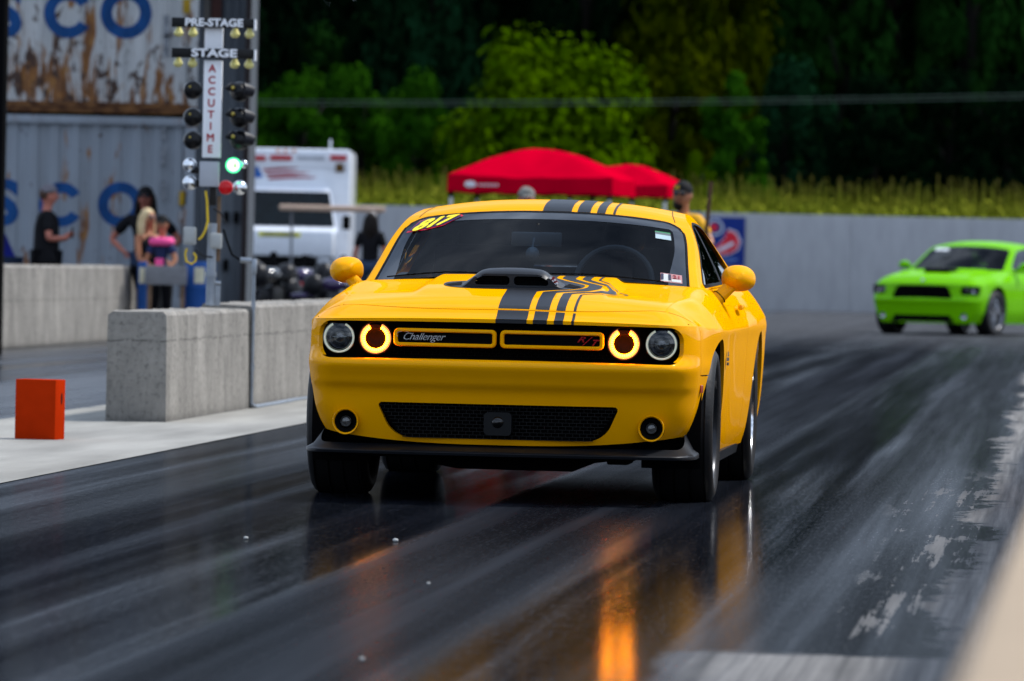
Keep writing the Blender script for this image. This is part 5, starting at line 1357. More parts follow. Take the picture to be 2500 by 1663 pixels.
# back rows, taller and darker
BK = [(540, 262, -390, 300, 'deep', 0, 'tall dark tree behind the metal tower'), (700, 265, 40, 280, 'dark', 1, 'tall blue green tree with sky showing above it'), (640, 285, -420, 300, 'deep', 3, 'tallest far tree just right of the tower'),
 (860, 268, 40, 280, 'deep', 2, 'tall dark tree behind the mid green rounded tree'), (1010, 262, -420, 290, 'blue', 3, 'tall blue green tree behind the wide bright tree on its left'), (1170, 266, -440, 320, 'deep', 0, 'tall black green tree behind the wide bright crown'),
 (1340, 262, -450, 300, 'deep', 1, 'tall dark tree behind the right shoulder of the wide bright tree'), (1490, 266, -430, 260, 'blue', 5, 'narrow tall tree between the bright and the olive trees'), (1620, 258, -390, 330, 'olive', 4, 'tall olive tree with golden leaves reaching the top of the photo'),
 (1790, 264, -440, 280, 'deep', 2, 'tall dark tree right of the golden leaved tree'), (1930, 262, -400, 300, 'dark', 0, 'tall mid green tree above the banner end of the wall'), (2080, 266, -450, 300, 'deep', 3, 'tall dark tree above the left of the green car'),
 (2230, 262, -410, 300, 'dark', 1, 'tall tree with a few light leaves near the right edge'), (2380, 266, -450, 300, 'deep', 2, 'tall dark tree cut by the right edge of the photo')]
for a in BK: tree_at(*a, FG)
# far mass of the wood behind the single trees
def wood():
    rnd = random.Random(9); V = []; F = []
    for k in range(42000):
        x = rnd.uniform(-40, 55); y = rnd.uniform(286, 300); z = rnd.uniform(.3, 27)
        hmax = 23 + 4 * mnoise.noise(Vector((x * .12, 0, 3)))
        if -12.5 < x < -6.5: hmax = 13.9 + 2.2 * mnoise.noise(Vector((x * 1.9, 1, 3)))
        if z > hmax: continue
        s = rnd.uniform(.35, .7); a = rnd.uniform(0, pi); b = rnd.uniform(-.6, .6); c_, s_ = cos(a) * s, sin(a) * s; q = len(V)
        V += [(x - c_, y, z - s_), (x - s_ * .6, y + b, z + c_ * .6), (x + c_, y, z + s_), (x + s_ * .6, y - b, z - c_ * .6)]; F.append((q, q + 1, q + 2, q + 3))
    me = bpy.data.meshes.new('woodland'); me.from_pydata(V, [], F); me.materials.append(LM['deep']); o = bpy.data.objects.new('woodland', me); COL.objects.link(o)
    tag(o, 'dark far-off mass of woodland behind the separate trees', 'woodland', kind='stuff')
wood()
# ------------------------------------------------------------------ ambulance
AY = 118.0
WPT = mat('white_vehicle_paint', (.74, .77, .82), rough=.3, coat=.5, var=.03)
RLT = mat('red_light_bar', (.42, .004, .01), rough=.25, var=.05); GLD = glass('dark_vehicle_glass', (.04, .05, .055), base=.05)
pa = atp(672, 340, AY); amb = empty('ambulance', (pa.x, AY, 0), 0, 'white box ambulance with red roof lights parked facing the camera behind the golf cart', 'ambulance')
def al_(u, v): p = atp(u, v, AY); return p.x - pa.x, p.z
_, zt = al_(672, 342)
MB().box((0, 2.1, (zt + .62) / 2), (2.34, 4.2, zt - .62), bev=.07).build('box_body', WPT, amb, 50)
MB().box((0, -.02, zt - .20), (2.28, .05, .34), bev=.02).build('roof_visor', WPT, amb)
for (u0, u1) in ((552, 612), (622, 672), (760, 798)):
    a, z1 = al_(u0, 363); b, _ = al_(u1, 363); MB().box(((a + b) / 2, -.05, z1), (b - a, .08, .095), bev=.012).build('warning_light', RLT, amb)
a, z1 = al_(716, 363); MB().box((a, -.05, z1), (.55, .06, .08), bev=.012).build('grey_light', mat('pale_lens', (.4, .42, .46), rough=.3), amb)
for u in (640, 657, 677): a, z1 = al_(u, 351); MB().box((a, -.06, z1 + .03), (.06, .04, .05), bev=.01).build('marker_light', mat('orange_lens', (.6, .16, .03), rough=.3), amb)
a, z1 = al_(782, 386); MB().box((a, -.03, z1), (.17, .05, .17), bev=.02).build('side_lamp', mat('bronze_lens', (.10, .05, .01), rough=.25), amb)
# blue and red flag-like marking
P = [al_(*q) for q in ((560, 384), (592, 380), (606, 408), (560, 412))]; MB().prism(P, -.006, -.003).build('blue_marking', mat('marking_blue', (.02, .12, .42), rough=.5), amb, 0)
mr_ = mat('marking_red', (.35, .06, .08), rough=.5)
for i, (u0, v0, u1, v1) in enumerate(((600, 378, 648, 373), (604, 389, 690, 386), (610, 399, 716, 397), (616, 408, 730, 408))):
    P = [al_(u0, v0), al_((u0 + u1) / 2, v0 - 4), al_(u1, v1), al_(u1 - 14, v1 + 3), al_((u0 + u1) / 2, v0 + 3), al_(u0 + 4, v0 + 6)]; MB().prism(P, -.007, -.003).build('red_stripe', mr_, amb, 0)
# cab
_, zr_ = al_(672, 433); _, zw1 = al_(672, 443); _, zw0 = al_(672, 522)
prof = [(-1.15, .55), (-1.15, zw0 - .10), (-.98, zw0), (-.35, zw1 + .02), (-.25, zr_), (.05, zr_), (.05, .55)]
V = []; n = len(prof); F = []
def cabx(k): return [.98, .98, .96, .80, .76, .76, .98][k]
for sx_ in (-1, 1): V += [(sx_ * cabx(k), y, z) for k, (y, z) in enumerate(prof)]
F = [tuple(range(n)), tuple(range(2 * n - 1, n - 1, -1))] + [(i, i + n, (i + 1) % n + n, (i + 1) % n) for i in range(n)]
MB().add(V, F).build('cab', WPT, amb, 0)
_, zh0 = al_(672, 526); MB().box((0, -1.6, zh0 - .30), (1.86, 1.0, .52), bev=.09).build('hood', WPT, amb, 50)
# windscreen lies on the sloping cab front
y0, z0, y1, z1 = -.98, zw0, -.35, zw1 + .02
V = [(-.90, y0 - .012, z0 + .01), (.90, y0 - .012, z0 + .01), (.77, y1 - .012, z1 - .005), (-.77, y1 - .012, z1 - .005)]
MB().add(V, [(0, 1, 2, 3)]).build('windscreen', mat('black_glass', (.003, .006, .008), rough=.25, var=.3, spec=.15), amb, 0)
_, zb_ = al_(672, 541)
a, _ = al_(606, 541); b, _ = al_(700, 541); MB().box(((a + b) / 2, -2.105, zb_), (b - a, .01, .085)).build('yellow_lettering_band', mat('hi_vis_yellow', (.72, .68, .02), rough=.5), amb)
V, F = text_mesh('AMBULANCE', size=.11, bold=.004); MB().add([(-x, y, z) for x, y, z in V], [f[::-1] for f in F]).build('lettering', mat('lettering_dark', (.18, .17, .03), rough=.5), amb, 0, ((a + b) / 2, -2.115, zb_))
MB().box((0, -2.1, zh0 - .66), (1.2, .05, .22), bev=.02).build('grille', BLK, amb); MB().box((0, -2.12, .62), (1.9, .2, .2), bev=.04).build('front_bumper', CHR, amb)
for sg in (-1, 1):
    MB().box((sg * .74, -2.09, zh0 - .66), (.24, .05, .18), bev=.03).build('headlight', mat('clear_lens', (.5, .52, .55), rough=.15), amb)
    MB().lathe([(0, -.12), (.3, -.12), (.38, -.09), (.38, .09), (.3, .12), (0, .12)], c=(sg * .86, -1.35, .38), axis='X', n=24).build('wheel', RUB, amb)
    MB().lathe([(0, -.12), (.3, -.12), (.38, -.09), (.38, .09), (.3, .12), (0, .12)], c=(sg * .95, 3.0, .38), axis='X', n=24).build('wheel', RUB, amb)
    MB().box((sg * 1.13, -.7, zw0 + .1), (.16, .06, .28), bev=.03).build('mirror', BLK, amb)
a, z1 = al_(757, 337); MB().tube([(a, 1, z1 - .05), (a, 1, z1 + .16)], .02, 6).build('antenna', WPT, amb)
MB().box((0, 1.5, .55), (1.9, 6.5, .25)).build('chassis', DARK, amb)
# ------------------------------------------------------------------ golf cart
GY = 104.0
pa = atp(765, 480, GY); cart = empty('golf_cart', (pa.x, GY, 0), R_(2), 'golf cart with a tan roof standing in front of the ambulance', 'golf cart')
def gl_(u, v): p = atp(u, v, GY); return p.x - pa.x, p.z
TAN = mat('tan_plastic', (.62, .44, .32), rough=.5, var=.05); CRM = mat('cream_plastic', (.5, .46, .42), rough=.5)
_, zr_ = gl_(770, 480)
MB().box((0, .5, zr_), (1.86, 1.2, .10), bev=.045).build('roof', TAN, cart, 50)
gmet = mat('cart_frame', (.20, .21, .23), rough=.4, metal=.5)
for (u, v1, dx) in ((668, 640, .02), (868, 640, -.10)):
    for yy in (.1, .9):
        x, _ = gl_(u, v1); MB().tube([(x + dx, yy, .5), (x + dx * .5, yy, 1.1), (x, yy, zr_ - .03)], .022, 8).build('roof_post', gmet, cart)
MB().box((0, .5, .42), (1.95, 1.1, .22), bev=.06).build('floor', CRM, cart, 50)
MB().box((.15, .5, .74), (.5, 1.05, .24), bev=.06).build('seat', CRM, cart, 50); MB().box((.40, .5, 1.02), (.12, 1.05, .38), bev=.05, ry=.15).build('seat_back', CRM, cart, 50)
MB().box((-.78, .5, .66), (.36, 1.08, .40), bev=.12).build('front_cowl', CRM, cart, 50)
MB().tube([(-.62, .2, .85), (-.42, .2, 1.06)], .02, 6).tube([(-.42 + .15 * cos(a) * .4, .2 + .15 * sin(a), 1.06 + .15 * cos(a) * .6) for a in [2 * pi * i / 12 for i in range(13)]], .014, 6).build('steering_wheel', BLK, cart)
for x in (-.70, .68):
    for yy in (-.02, 1.02): MB().lathe([(0, -.09), (.15, -.09), (.22, -.07), (.22, .07), (.15, .09), (0, .09)], c=(x, yy, .23), axis='Y', n=20).build('wheel', RUB, cart)
MB().box((.62, -.02, 1.02), (.75, .03, .04)).build('side_rail', WPT, cart)
# ------------------------------------------------------------------ motorcycles
TRM = mat('dark_trim', (.008, .008, .010), rough=.35)
BCH = mat('dark_chrome', (.035, .035, .04), rough=.25, metal=.9)
def bike(u, v, Y, col, label, yaw, s=1.):
    p = atp(u, v, Y); b = empty('motorcycle', (p.x, Y, 0), yaw, label, 'motorcycle', 'motorcycles parked behind the concrete blocks'); b.scale = (s, s, s)
    for x in (-.70, .68):
        w_ = MB().lathe([(.22, -.05), (.28, -.065), (.315, -.03), (.32, 0), (.315, .03), (.28, .065), (.22, .05)], c=(x, 0, .32), axis='Y', n=28, close=True).build('wheel', RUB, b)
        MB().lathe([(.20, -.03), (.225, -.035), (.225, .035), (.20, .03)], c=(x, 0, .32), axis='Y', n=28, close=True).build('rim', BCH, w_)
        mb = MB()
        for k in range(6): mb.tube([(x, 0, .32), (x + .21 * cos(k * pi / 3), 0, .32 + .21 * sin(k * pi / 3))], .012, 5)
        mb.build('spokes', BCH, w_)
    MB().ball((-.08, 0, .86), (.28, .15, .14)).build('fuel_tank', col, b)
    MB().ball((-.50, 0, .84), (.22, .20, .24)).build('fairing', TRM, b); MB().ball((.45, .17, .62), (.24, .09, .20)).build('side_bag', TRM, b); MB().ball((.45, -.17, .62), (.24, .09, .20)).build('side_bag', TRM, b)
    MB().box((.34, 0, .80), (.46, .26, .09), bev=.04).ball((.62, 0, .84), (.16, .12, .07)).build('seat', BLK, b, 50)
    MB().box((.02, 0, .50), (.42, .28, .34), bev=.07).build('engine', mat('engine_metal', (.03, .03, .032), rough=.35, metal=.5), b, 50)
    MB().tube([(-.70, .09, .32), (-.50, .09, .92)], .026, 8).tube([(-.70, -.09, .32), (-.50, -.09, .92)], .026, 8).build('fork', BCH, b)
    MB().tube([(-.42, -.36, 1.03), (-.46, -.16, 1.06), (-.48, 0, 1.0), (-.46, .16, 1.06), (-.42, .36, 1.03)], .016, 8).build('handlebar', BLK, b)
    hl = MB().lathe([(0, -.10), (.07, -.09), (.09, -.03), (.07, .05), (0, .07)], c=(-.60, 0, .90), axis='X', n=18).build('headlight', BCH, b)
    MB().ball((-.70, 0, .62), (.27, .085, .07)).build('mudguard', col, b); MB().ball((.66, 0, .66), (.26, .10, .07)).build('mudguard', col, b)
    MB().tube([(.0, -.16, .38), (.35, -.18, .32), (.85, -.18, .36)], [.03, .045, .05], 10).tube([(.0, .16, .38), (.35, .18, .32), (.85, .18, .36)], [.03, .045, .05], 10).build('exhaust', BCH, b)
    for sg in (-1, 1): MB().ball((-.42, sg * .34, 1.16), (.02, .07, .045), 10, 6).tube([(-.43, sg * .3, 1.04), (-.42, sg * .33, 1.15)], .007, 5).build('mirror', BLK, b)
    MB().tube([(.1, 0, .3), (.16, .28, .02)], .012, 6).build('kickstand', BLK, b)
    for x, z in ((.92, .72),): MB().box((x, 0, z), (.05, .13, .06), bev=.01).build('tail_light', RLT, b)
    return b
bike(628, 640, 96.0, mat('black_tank_paint', (.006, .006, .008), rough=.12, coat=1.), 'black motorcycle left of the golf cart, front wheel toward the camera', R_(62), .92)
bike(705, 640, 97.5, mat('dark_purple_paint', (.022, .008, .06), rough=.15, coat=1.), 'dark purple motorcycle just in front of the golf cart roof post', R_(48), .92)
bike(596, 640, 99.0, TRM, 'black motorcycle with side bags beside the metal tower', R_(80), .98)
bike(742, 640, 99.5, TRM, 'black motorcycle with side bags under the golf cart roof', R_(95), .95)
bike(775, 660, 95.0, _M['dark_purple_paint'], 'dark purple motorcycle nearest the yellow car mirror', R_(15), .78)
# ------------------------------------------------------------------ red canopies
RC = mat('red_canvas', (.50, .0, .016), rough=.8, spec=.0, var=.08, vscale=2, bump=.15, bscale=6); 
def canopy(u0, u1, vt, ve, vb, Y, label, yaw, logo=False):
    a = atp(u0, ve, Y); b = atp(u1, ve, Y); p = atp((u0 + u1) / 2, vt, Y); W = b.x - a.x; ze = (a.z + b.z) / 2; zb = atp((u0 + u1) / 2, vb, Y).z; zt = p.z
    D = 3.0; Wc = W / (cos(yaw) + abs(sin(yaw)) * .97)
    c = empty('red_canopy', ((a.x + b.x) / 2, Y, 0), yaw, label, 'canopy tent', 'red pop-up canopies behind the yellow car'); h = Wc / 2
    def f(a_, b_):
        x, y = (2 * a_ - 1), (2 * b_ - 1); r = max(abs(x), abs(y)); 
        k = (1 - r); s_ = sin(k * pi / 2) ** 1.05; corner = min(abs(x), abs(y)) / max(r, 1e-6)
        sag = -.06 * sin(pi * k) * (1 - corner) + .02 * mnoise.noise(Vector((x * 3, y * 3, u0)))
        ed = -.035 * (1 - (min(abs(x), abs(y)) / max(r, 1e-6)) ** 2) * r
        return (x * h, y * h, ze + (zt - ze) * s_ + sag + ed)
    V, F = grid(f, [i / 24 for i in range(25)], [i / 24 for i in range(25)]); m_ = MB().add(V, F).build('roof_cloth', RC, c, 50)
    mb = MB(); 
    for k in range(4):
        P0 = []
        for i in range(25):
            t = i / 24; x, y = [(2 * t - 1, -1), (1, 2 * t - 1), (1 - 2 * t, 1), (-1, 1 - 2 * t)][k]
            p_ = f((x + 1) / 2, (y + 1) / 2); P0.append(p_)
        V = [(x * 1.002, y * 1.002, z) for x, y, z in P0] + [(x * 1.01, y * 1.01, zb + .012 * sin(i * 1.3)) for i, (x, y, z) in enumerate(P0)]
        mb.add(V, [(i, i + 1, i + 26, i + 25) for i in range(24)])
    mb.build('valance', RC, c, 50)
    WL = mat('white_leg', (.62, .63, .65), rough=.4)
    for sx_ in (-1, 1):
        for sy in (-1, 1):
            lg = MB().box((sx_ * (h - .05), sy * (h - .05), zb / 2), (.05, .05, zb)).build('leg', WL, c)
            MB().box((sx_ * (h - .05), sy * (h - .05), zb - .03), (.075, .075, .10)).build('leg_joint', BLK, c)
    if logo:
        x0 = -h + .38
        MB().ball((x0, -h - .02, zb + .13), (.10, .01, .055), 12, 6).build('printed_logo', WHT, c)
        V, F = text_mesh('CANOPY', size=.09, bold=.003); MB().add(V, F).build('printed_words', WHT, c, 0, (x0 + .30, -h * 1.012 - .012, zb + .11)) if False else None
        for i in range(6): MB().box((x0 + .16 + .058 * i, -h * 1.01 - .004, zb + .125), (.036, .004, .036)).build('printed_mark', WHT, c)
    return c
canopy(1034, 1464, 343, 408, 448, 100.0, 'large red canopy tent, left one, with small white print on its edge', R_(-9), True)
canopy(1305, 1588, 378, 425, 454, 112.0, 'smaller red canopy tent, right one, half hidden by the larger', R_(-14))
# ------------------------------------------------------------------ barrels and board by the spectators
BY = 74.2; BLU = mat('blue_drum', (.012, .07, .26), rough=.45, var=.1); CRL = mat('cream_label', (.62, .58, .42), rough=.6)
def drum(u, r, label):
    p = atp(u, 640, BY); zt = atp(u, 602, BY).z; d = MB().lathe([(0, 0), (r * .95, 0), (r, .03), (r, zt * .32), (r * 1.03, zt * .34), (r, zt * .36), (r, zt * .66), (r * 1.03, zt * .68), (r, zt * .70), (r, zt - .03), (r * .92, zt), (0, zt)], n=28).build('drum', BLU, None, 40, (p.x, BY + r, 0)); return tag(d, label, 'barrel', 'blue drums by the spectators')
d1 = drum(459, .19, 'blue drum with a cream label behind the start light post'); d2 = drum(327, .058, 'narrow blue bollard with a cream label at the end of the long barrier')
for d, u, r, w_, dz in ((d1, 461, .19, .13, 0), (d2, 327, .058, .07, 0)):
    p = atp(u, 634, BY); V, F = grid(lambda a, b: ((r + .004) * sin(a) + 0, -(r + .004) * cos(a), p.z + b), [-.5 + (w_ / r) * (-.5) + .5 + (w_ / r) * i / 6 for i in range(7)], [-.10, .10])
    MB().add(V, F).build('label', CRL, d)
p = atp(383, 634, BY); pw = (atp(432, 634, BY).x - atp(337, 634, BY).x)
bd = MB().box((0, 0, 0), (pw, .05, .24), bev=.008).build('rail_board', mat('grey_board', (.20, .20, .21), rough=.8, var=.15, stretch=(1, 6, 6)), None, 30, (p.x, BY - .06, p.z)); tag(bd, 'grey horizontal board the spectators lean on beside the blue drum', 'rail')
for sx_ in (-1, 1): MB().box((sx_ * (pw / 2 - .05), .04, -p.z / 2 + .0), (.05, .04, p.z)).build('board_leg', _M['bare_timber'], bd)
# ------------------------------------------------------------------ people
SK = mat('skin', (.46, .22, .14), rough=.5, var=.05); SKT = mat('tanned_skin', (.40, .17, .09), rough=.5, var=.05); SKR = mat('flushed_skin', (.48, .17, .12), rough=.5)
TBL = mat('black_cotton', (.006, .006, .008), rough=.85, var=.3); JNS = mat('blue_denim', (.03, .05, .10), rough=.85, var=.2)
def skinned(name, verts, edges, rad, m, parent, lv=2, root=0):
    me = bpy.data.meshes.new(name); me.from_pydata([tuple(v) for v in verts], edges, [])
    o = bpy.data.objects.new(name, me); COL.objects.link(o); s = o.modifiers.new('skin', 'SKIN'); s.use_smooth_shade = True
    for i, r in enumerate(rad): me.skin_vertices[0].data[i].radius = r if isinstance(r, tuple) else (r, r)
    me.skin_vertices[0].data[root].use_root = True
    sb = o.modifiers.new('sub', 'SUBSURF'); sb.levels = lv; sb.render_levels = lv
    dg = bpy.context.evaluated_depsgraph_get(); dg.update(); m2 = bpy.data.meshes.new_from_object(o.evaluated_get(dg)); o.modifiers.clear(); o.data = m2; bpy.data.meshes.remove(me); m2.name = name
    m2.materials.clear(); m2.materials.append(m); m2.shade_smooth(); o.parent = parent; return o
def person(loc, yaw, label, pose, s=1., skin=SK, shirt=TBL, trousers=JNS, sleeve='short', hair=None, hat=None, shades=False, longhair=False, group=None, female=False, shorts=False, legs=True, wide=1., hemz=-.15):
    """faces -Y; pose: dict of joints to override, in metres for a 1.75 m figure"""
    P = dict(pel=(0, 0, .95), sp=(0, -.01, 1.12), ch=(0, .0, 1.32), nk=(0, .01, 1.49), hb=(0, -.01, 1.56), hd=(0, -.02, 1.66),
             sL=(-.17, .0, 1.42), eL=(-.24, .02, 1.14), wL=(-.25, -.06, .88), hL=(-.25, -.08, .80), sR=(.17, .0, 1.42), eR=(.24, .02, 1.14), wR=(.25, -.06, .88), hR=(.25, -.08, .80),
             pL=(-.09, 0, .92), kL=(-.10, -.02, .50), aL=(-.11, .02, .09), tL=(-.13, -.13, .04), pR=(.09, 0, .92), kR=(.10, -.02, .50), aR=(.11, .02, .09), tR=(.13, -.13, .04))
    P.update(pose); yw = P.pop('look', 0.); f = .88 if female else 1.
    root = empty('person', loc, yaw, label, 'person', group); root.scale = (s, s, s)
    K = list(P); ix = {k: i for i, k in enumerate(K)}; E = [('pel', 'sp'), ('sp', 'ch'), ('ch', 'nk'), ('nk', 'hb'), ('hb', 'hd'), ('ch', 'sL'), ('sL', 'eL'), ('eL', 'wL'), ('wL', 'hL'), ('ch', 'sR'), ('sR', 'eR'), ('eR', 'wR'), ('wR', 'hR'),
         ('pel', 'pL'), ('pL', 'kL'), ('kL', 'aL'), ('aL', 'tL'), ('pel', 'pR'), ('pR', 'kR'), ('kR', 'aR'), ('aR', 'tR')]
    RD = dict(pel=(.15 * min(wide, 1.1), .11 * min(wide, 1.1)), sp=(.13 * f * wide, .10 * wide), ch=(.155 * f * wide, .115 * wide), nk=.055, hb=.06, hd=(.078, .10), sL=.062, eL=.042, wL=.028, hL=(.038, .02), sR=.062, eR=.042, wR=.028, hR=(.038, .02), pL=.095, kL=.06, aL=.04, tL=(.042, .03), pR=.095, kR=.06, aR=.04, tR=(.042, .03))
    body = skinned('body', [P[k] for k in K], [(ix[a], ix[b]) for a, b in E], [(tuple(c * .80 for c in RD[k]) if isinstance(RD[k], tuple) else RD[k] * .84) if k in ('pel', 'sp', 'ch', 'sL', 'sR', 'pL', 'pR') else RD[k] for k in K], skin, root, 2, ix['pel'])
    # fingers
    for sd in 'LR':
        w_, h_ = Vector(P['w' + sd]), Vector(P['h' + sd]); d = (h_ - w_).normalized(); sdv = d.cross(Vector((0, 1, 0.3))).normalized()
        mb = MB()
        for k in range(4):
            o_ = sdv * (-.024 + .016 * k); ln = [.06, .07, .065, .05][k]; mb.tube([h_ + o_, h_ + o_ + d * ln * .6 + Vector((0, -.006, 0)), h_ + o_ + d * ln + Vector((0, -.02, -.004))], [.009, .0085, .006], 6)
        mb.tube([w_ + d * .03 + sdv * -.03, w_ + d * .06 + sdv * -.05, w_ + d * .09 + sdv * -.055], [.011, .010, .007], 6); mb.build('fingers', skin, root)
    # shirt
    def sub(keys, edges, grow, m, name, ends={}):
        q = {k: i for i, k in enumerate(keys)}; vs = [Vector(ends[k]) if k in ends else Vector(P[k]) for k in keys]
        rd = []
        for k in keys:
            r = RD.get(k, RD.get(k.split('_')[0], .05)); rd.append(tuple(x + grow for x in r) if isinstance(r, tuple) else r + grow)
        return skinned(name, vs, [(q[a], q[b]) for a, b in edges], rd, m, root, 2, 0)
    def lerp(a, b, t): return Vector(P[a]).lerp(Vector(P[b]), t)
    hem = lerp('pel', 'sp', hemz)
    if sleeve == 'none':
        RD['sL_'] = RD['sR_'] = .055; RD['nk_'] = (.06, .05)
        sub(['sp', 'ch', 'pel', 'sL_', 'sR_', 'nk_'], [('sp', 'ch'), ('sp', 'pel'), ('ch', 'sL_'), ('ch', 'sR_'), ('ch', 'nk_')], .022, shirt, 'top', {'sL_': lerp('ch', 'sL', .72), 'sR_': lerp('ch', 'sR', .72), 'nk_': lerp('ch', 'nk', .35)})
    else:
        t = .74 if sleeve == 'short' else 1.
        ends = {'eL_': lerp('sL', 'eL', t), 'eR_': lerp('sR', 'eR', t), 'pel_': hem, 'nk_': lerp('ch', 'nk', .62)}
        RD['eL_'] = RD['eR_'] = .052; RD['pel_'] = (.155 * wide, .115 * wide); RD['nk_'] = (.07, .06)
        sub(['sp', 'ch', 'pel_', 'sL', 'eL_', 'sR', 'eR_', 'nk_'], [('sp', 'ch'), ('sp', 'pel_'), ('ch', 'sL'), ('sL', 'eL_'), ('ch', 'sR'), ('sR', 'eR_'), ('ch', 'nk_')], .016, shirt, 'shirt', ends)
    if legs:
        kL, kR = ('kL', 'kR'); 
        if shorts:
            ends = {'kL_': lerp('pL', 'kL', .6), 'kR_': lerp('pR', 'kR', .6)}; RD['kL_'] = RD['kR_'] = .085
            sub(['pel', 'pL', 'kL_', 'pR', 'kR_'], [('pel', 'pL'), ('pL', 'kL_'), ('pel', 'pR'), ('pR', 'kR_')], .012, trousers, 'shorts', ends)
        else: sub(['pel', 'pL', 'kL', 'aL', 'pR', 'kR', 'aR'], [('pel', 'pL'), ('pL', 'kL'), ('kL', 'aL'), ('pel', 'pR'), ('pR', 'kR'), ('kR', 'aR')], .012, trousers, 'trousers')
        for sd in 'LR':
            a, t_ = Vector(P['a' + sd]), Vector(P['t' + sd]); MB().box(((a + t_) / 2 + Vector((0, 0, -.01))), (.10, .28, .10), bev=.035).build('shoe', BLK, root, 50)
    # face
    h = Vector(P['hd']); hd = Matrix.Translation(h)
    pass
    Rz = Matrix.Rotation(yw, 3, 'Z')
    def hp(x, y, z): return h + Rz @ Vector((x, y, z))
    def hsub(mb, name, m): return mb.build(name, m, root, 50)
    hsub(MB().ball(h, (.080, .098, .115)), 'head', skin)
    hsub(MB().tube([hp(0, -.095, .012), hp(0, -.118, -.018), hp(0, -.10, -.026)], [.010, .015, .010], 8), 'nose', skin)
    for sx_ in (-1, 1):
        hsub(MB().ball(hp(sx_ * .080, .005, -.005), (.014, .024, .032), 8, 6), 'ear', skin)
        if not shades: hsub(MB().ball(hp(sx_ * .032, -.086, .018), (.012, .008, .008), 8, 6), 'eye', mat('eye_dark', (.05, .04, .03), rough=.2))
    hsub(MB().tube([hp(-.024, -.090, -.052), hp(0, -.099, -.052), hp(.024, -.090, -.052)], .006, 6), 'mouth', mat('lips', (.30, .09, .07), rough=.5))
    if shades:
        hsub(MB().ball(hp(-.034, -.088, .018), (.032, .016, .021), 10, 8).ball(hp(.034, -.088, .018), (.032, .016, .021), 10, 8).tube([hp(-.082, .0, .025), hp(-.064, -.075, .026)], .004, 5).tube([hp(.082, .0, .025), hp(.064, -.075, .026)], .004, 5), 'sunglasses', mat('sunglass_lens', (.01, .02, .05), rough=.05, spec=1.))
    if hair:
        mb = MB().ball(hp(0, .022, .030), (.090, .098, .105))
        if longhair:
            mb = MB()
            V, F = MB().ball((0, 0, 0), (.098, .105, .115), 18, 12).v, MB().ball((0, 0, 0), (.098, .105, .115), 18, 12).f
            mb.add([tuple(hp(x, y + .025, z + .025)) for x, y, z in V], F)
            rnd = random.Random(5)
            for k in range(26):
                a = -.35 + (pi + .7) * k / 25; x, y = .088 * cos(a), .03 + .085 * sin(a); l_ = rnd.uniform(.26, .36)
                mb.tube([hp(x, y, .04), hp(x * 1.22, y * 1.15, -.08), hp(x * 1.32 + rnd.uniform(-.01, .01), y * 1.1, -.18), hp(x * 1.15, y * 1.0 - .01, -l_)], [.024, .027, .024, .008], 6)
        hsub(mb, 'hair', hair)
    if hat:
        m_, kind = hat
        V, F = MB().ball((0, 0, 0), (.094, .108, .098), 18, 12).v, MB().ball((0, 0, 0), (.094, .108, .098), 18, 12).f
        V2, F2 = clipf(V, F, lambda p: p[2] + .0); c_ = MB().add([tuple(hp(x, y + .008, z + .045)) for x, y, z in V2], F2)
        if kind == 'cap':
            V, F = grid(lambda a, b: tuple(hp(.078 * sin(a) * (1 - .12 * b), -.06 - .055 * cos(a) - .075 * b * cos(a) ** .5 if cos(a) > 0 else -.06, .052 - .015 * b - .02 * sin(a) ** 2)), [-1.45 + 2.9 * i / 12 for i in range(13)], [0, .5, 1])
            c_.add(V, F)
        o = hsub(c_, 'cap', m_)
    return root
SPG = 'spectators at the left barrier'
def gp(u, Y): p = atp(u, 600, Y); return (p.x, Y, 0)
GCAP = mat('grey_cap', (.16, .15, .17), rough=.8, var=.3, vscale=60); BCAP = mat('black_cap', (.006, .006, .007), rough=.8)
DKH = mat('dark_hair', (.012, .008, .006), rough=.6); BLH = mat('blonde_hair', (.55, .40, .20), rough=.55, col2=(.75, .60, .36), vscale=1., stretch=(60, 60, 4)); BRH = mat('brown_hair', (.08, .045, .03), rough=.6)
hold = dict(eL=(-.27, .0, 1.15), wL=(-.12, -.20, 1.17), hL=(-.05, -.25, 1.21), eR=(.27, .0, 1.14), wR=(.12, -.21, 1.15), hR=(.05, -.27, 1.19))
def fit_h(u, vtop, Y): return atp(u, vtop, Y).z / 1.785
a = person(gp(106, 76), R_(100), 'man in black t-shirt and grey cap facing right, hands together before the big blue C', hold, s=fit_h(110, 426, 76), skin=SKR, hair=BRH, hat=(GCAP, 'c'), group=SPG, trousers=TBL, wide=1.5, hemz=-.8)
MB().box((0, -.30, 1.23), (.07, .02, .13), bev=.006).build('phone', BLK, None, 30).parent = a; bpy.data.objects['phone'].name = 'phone'
lean = dict(ch=(0, -.16, 1.26), nk=(0, -.26, 1.38), hb=(0, -.30, 1.43), hd=(0, -.36, 1.50), sp=(0, -.04, 1.10), sL=(-.18, -.20, 1.33), sR=(.18, -.20, 1.33), eL=(-.24, -.28, 1.08), wL=(-.20, -.50, .99), hL=(-.18, -.58, .98), eR=(.25, -.26, 1.07), wR=(.22, -.48, .98), hR=(.20, -.56, .97))
person(gp(20, 76.6), R_(-75), 'person in royal blue shirt leaning over the barrier, mostly outside the left edge', lean, s=1.0, shirt=mat('royal_blue', (.012, .02, .24), rough=.8), hair=DKH, group=SPG)
hips = dict(eL=(-.42, .05, 1.16), wL=(-.25, -.05, 1.02), hL=(-.19, -.09, .99), eR=(.42, .05, 1.16), wR=(.25, -.05, 1.02), hR=(.19, -.09, .99), sL=(-.19, 0, 1.42), sR=(.19, 0, 1.42))
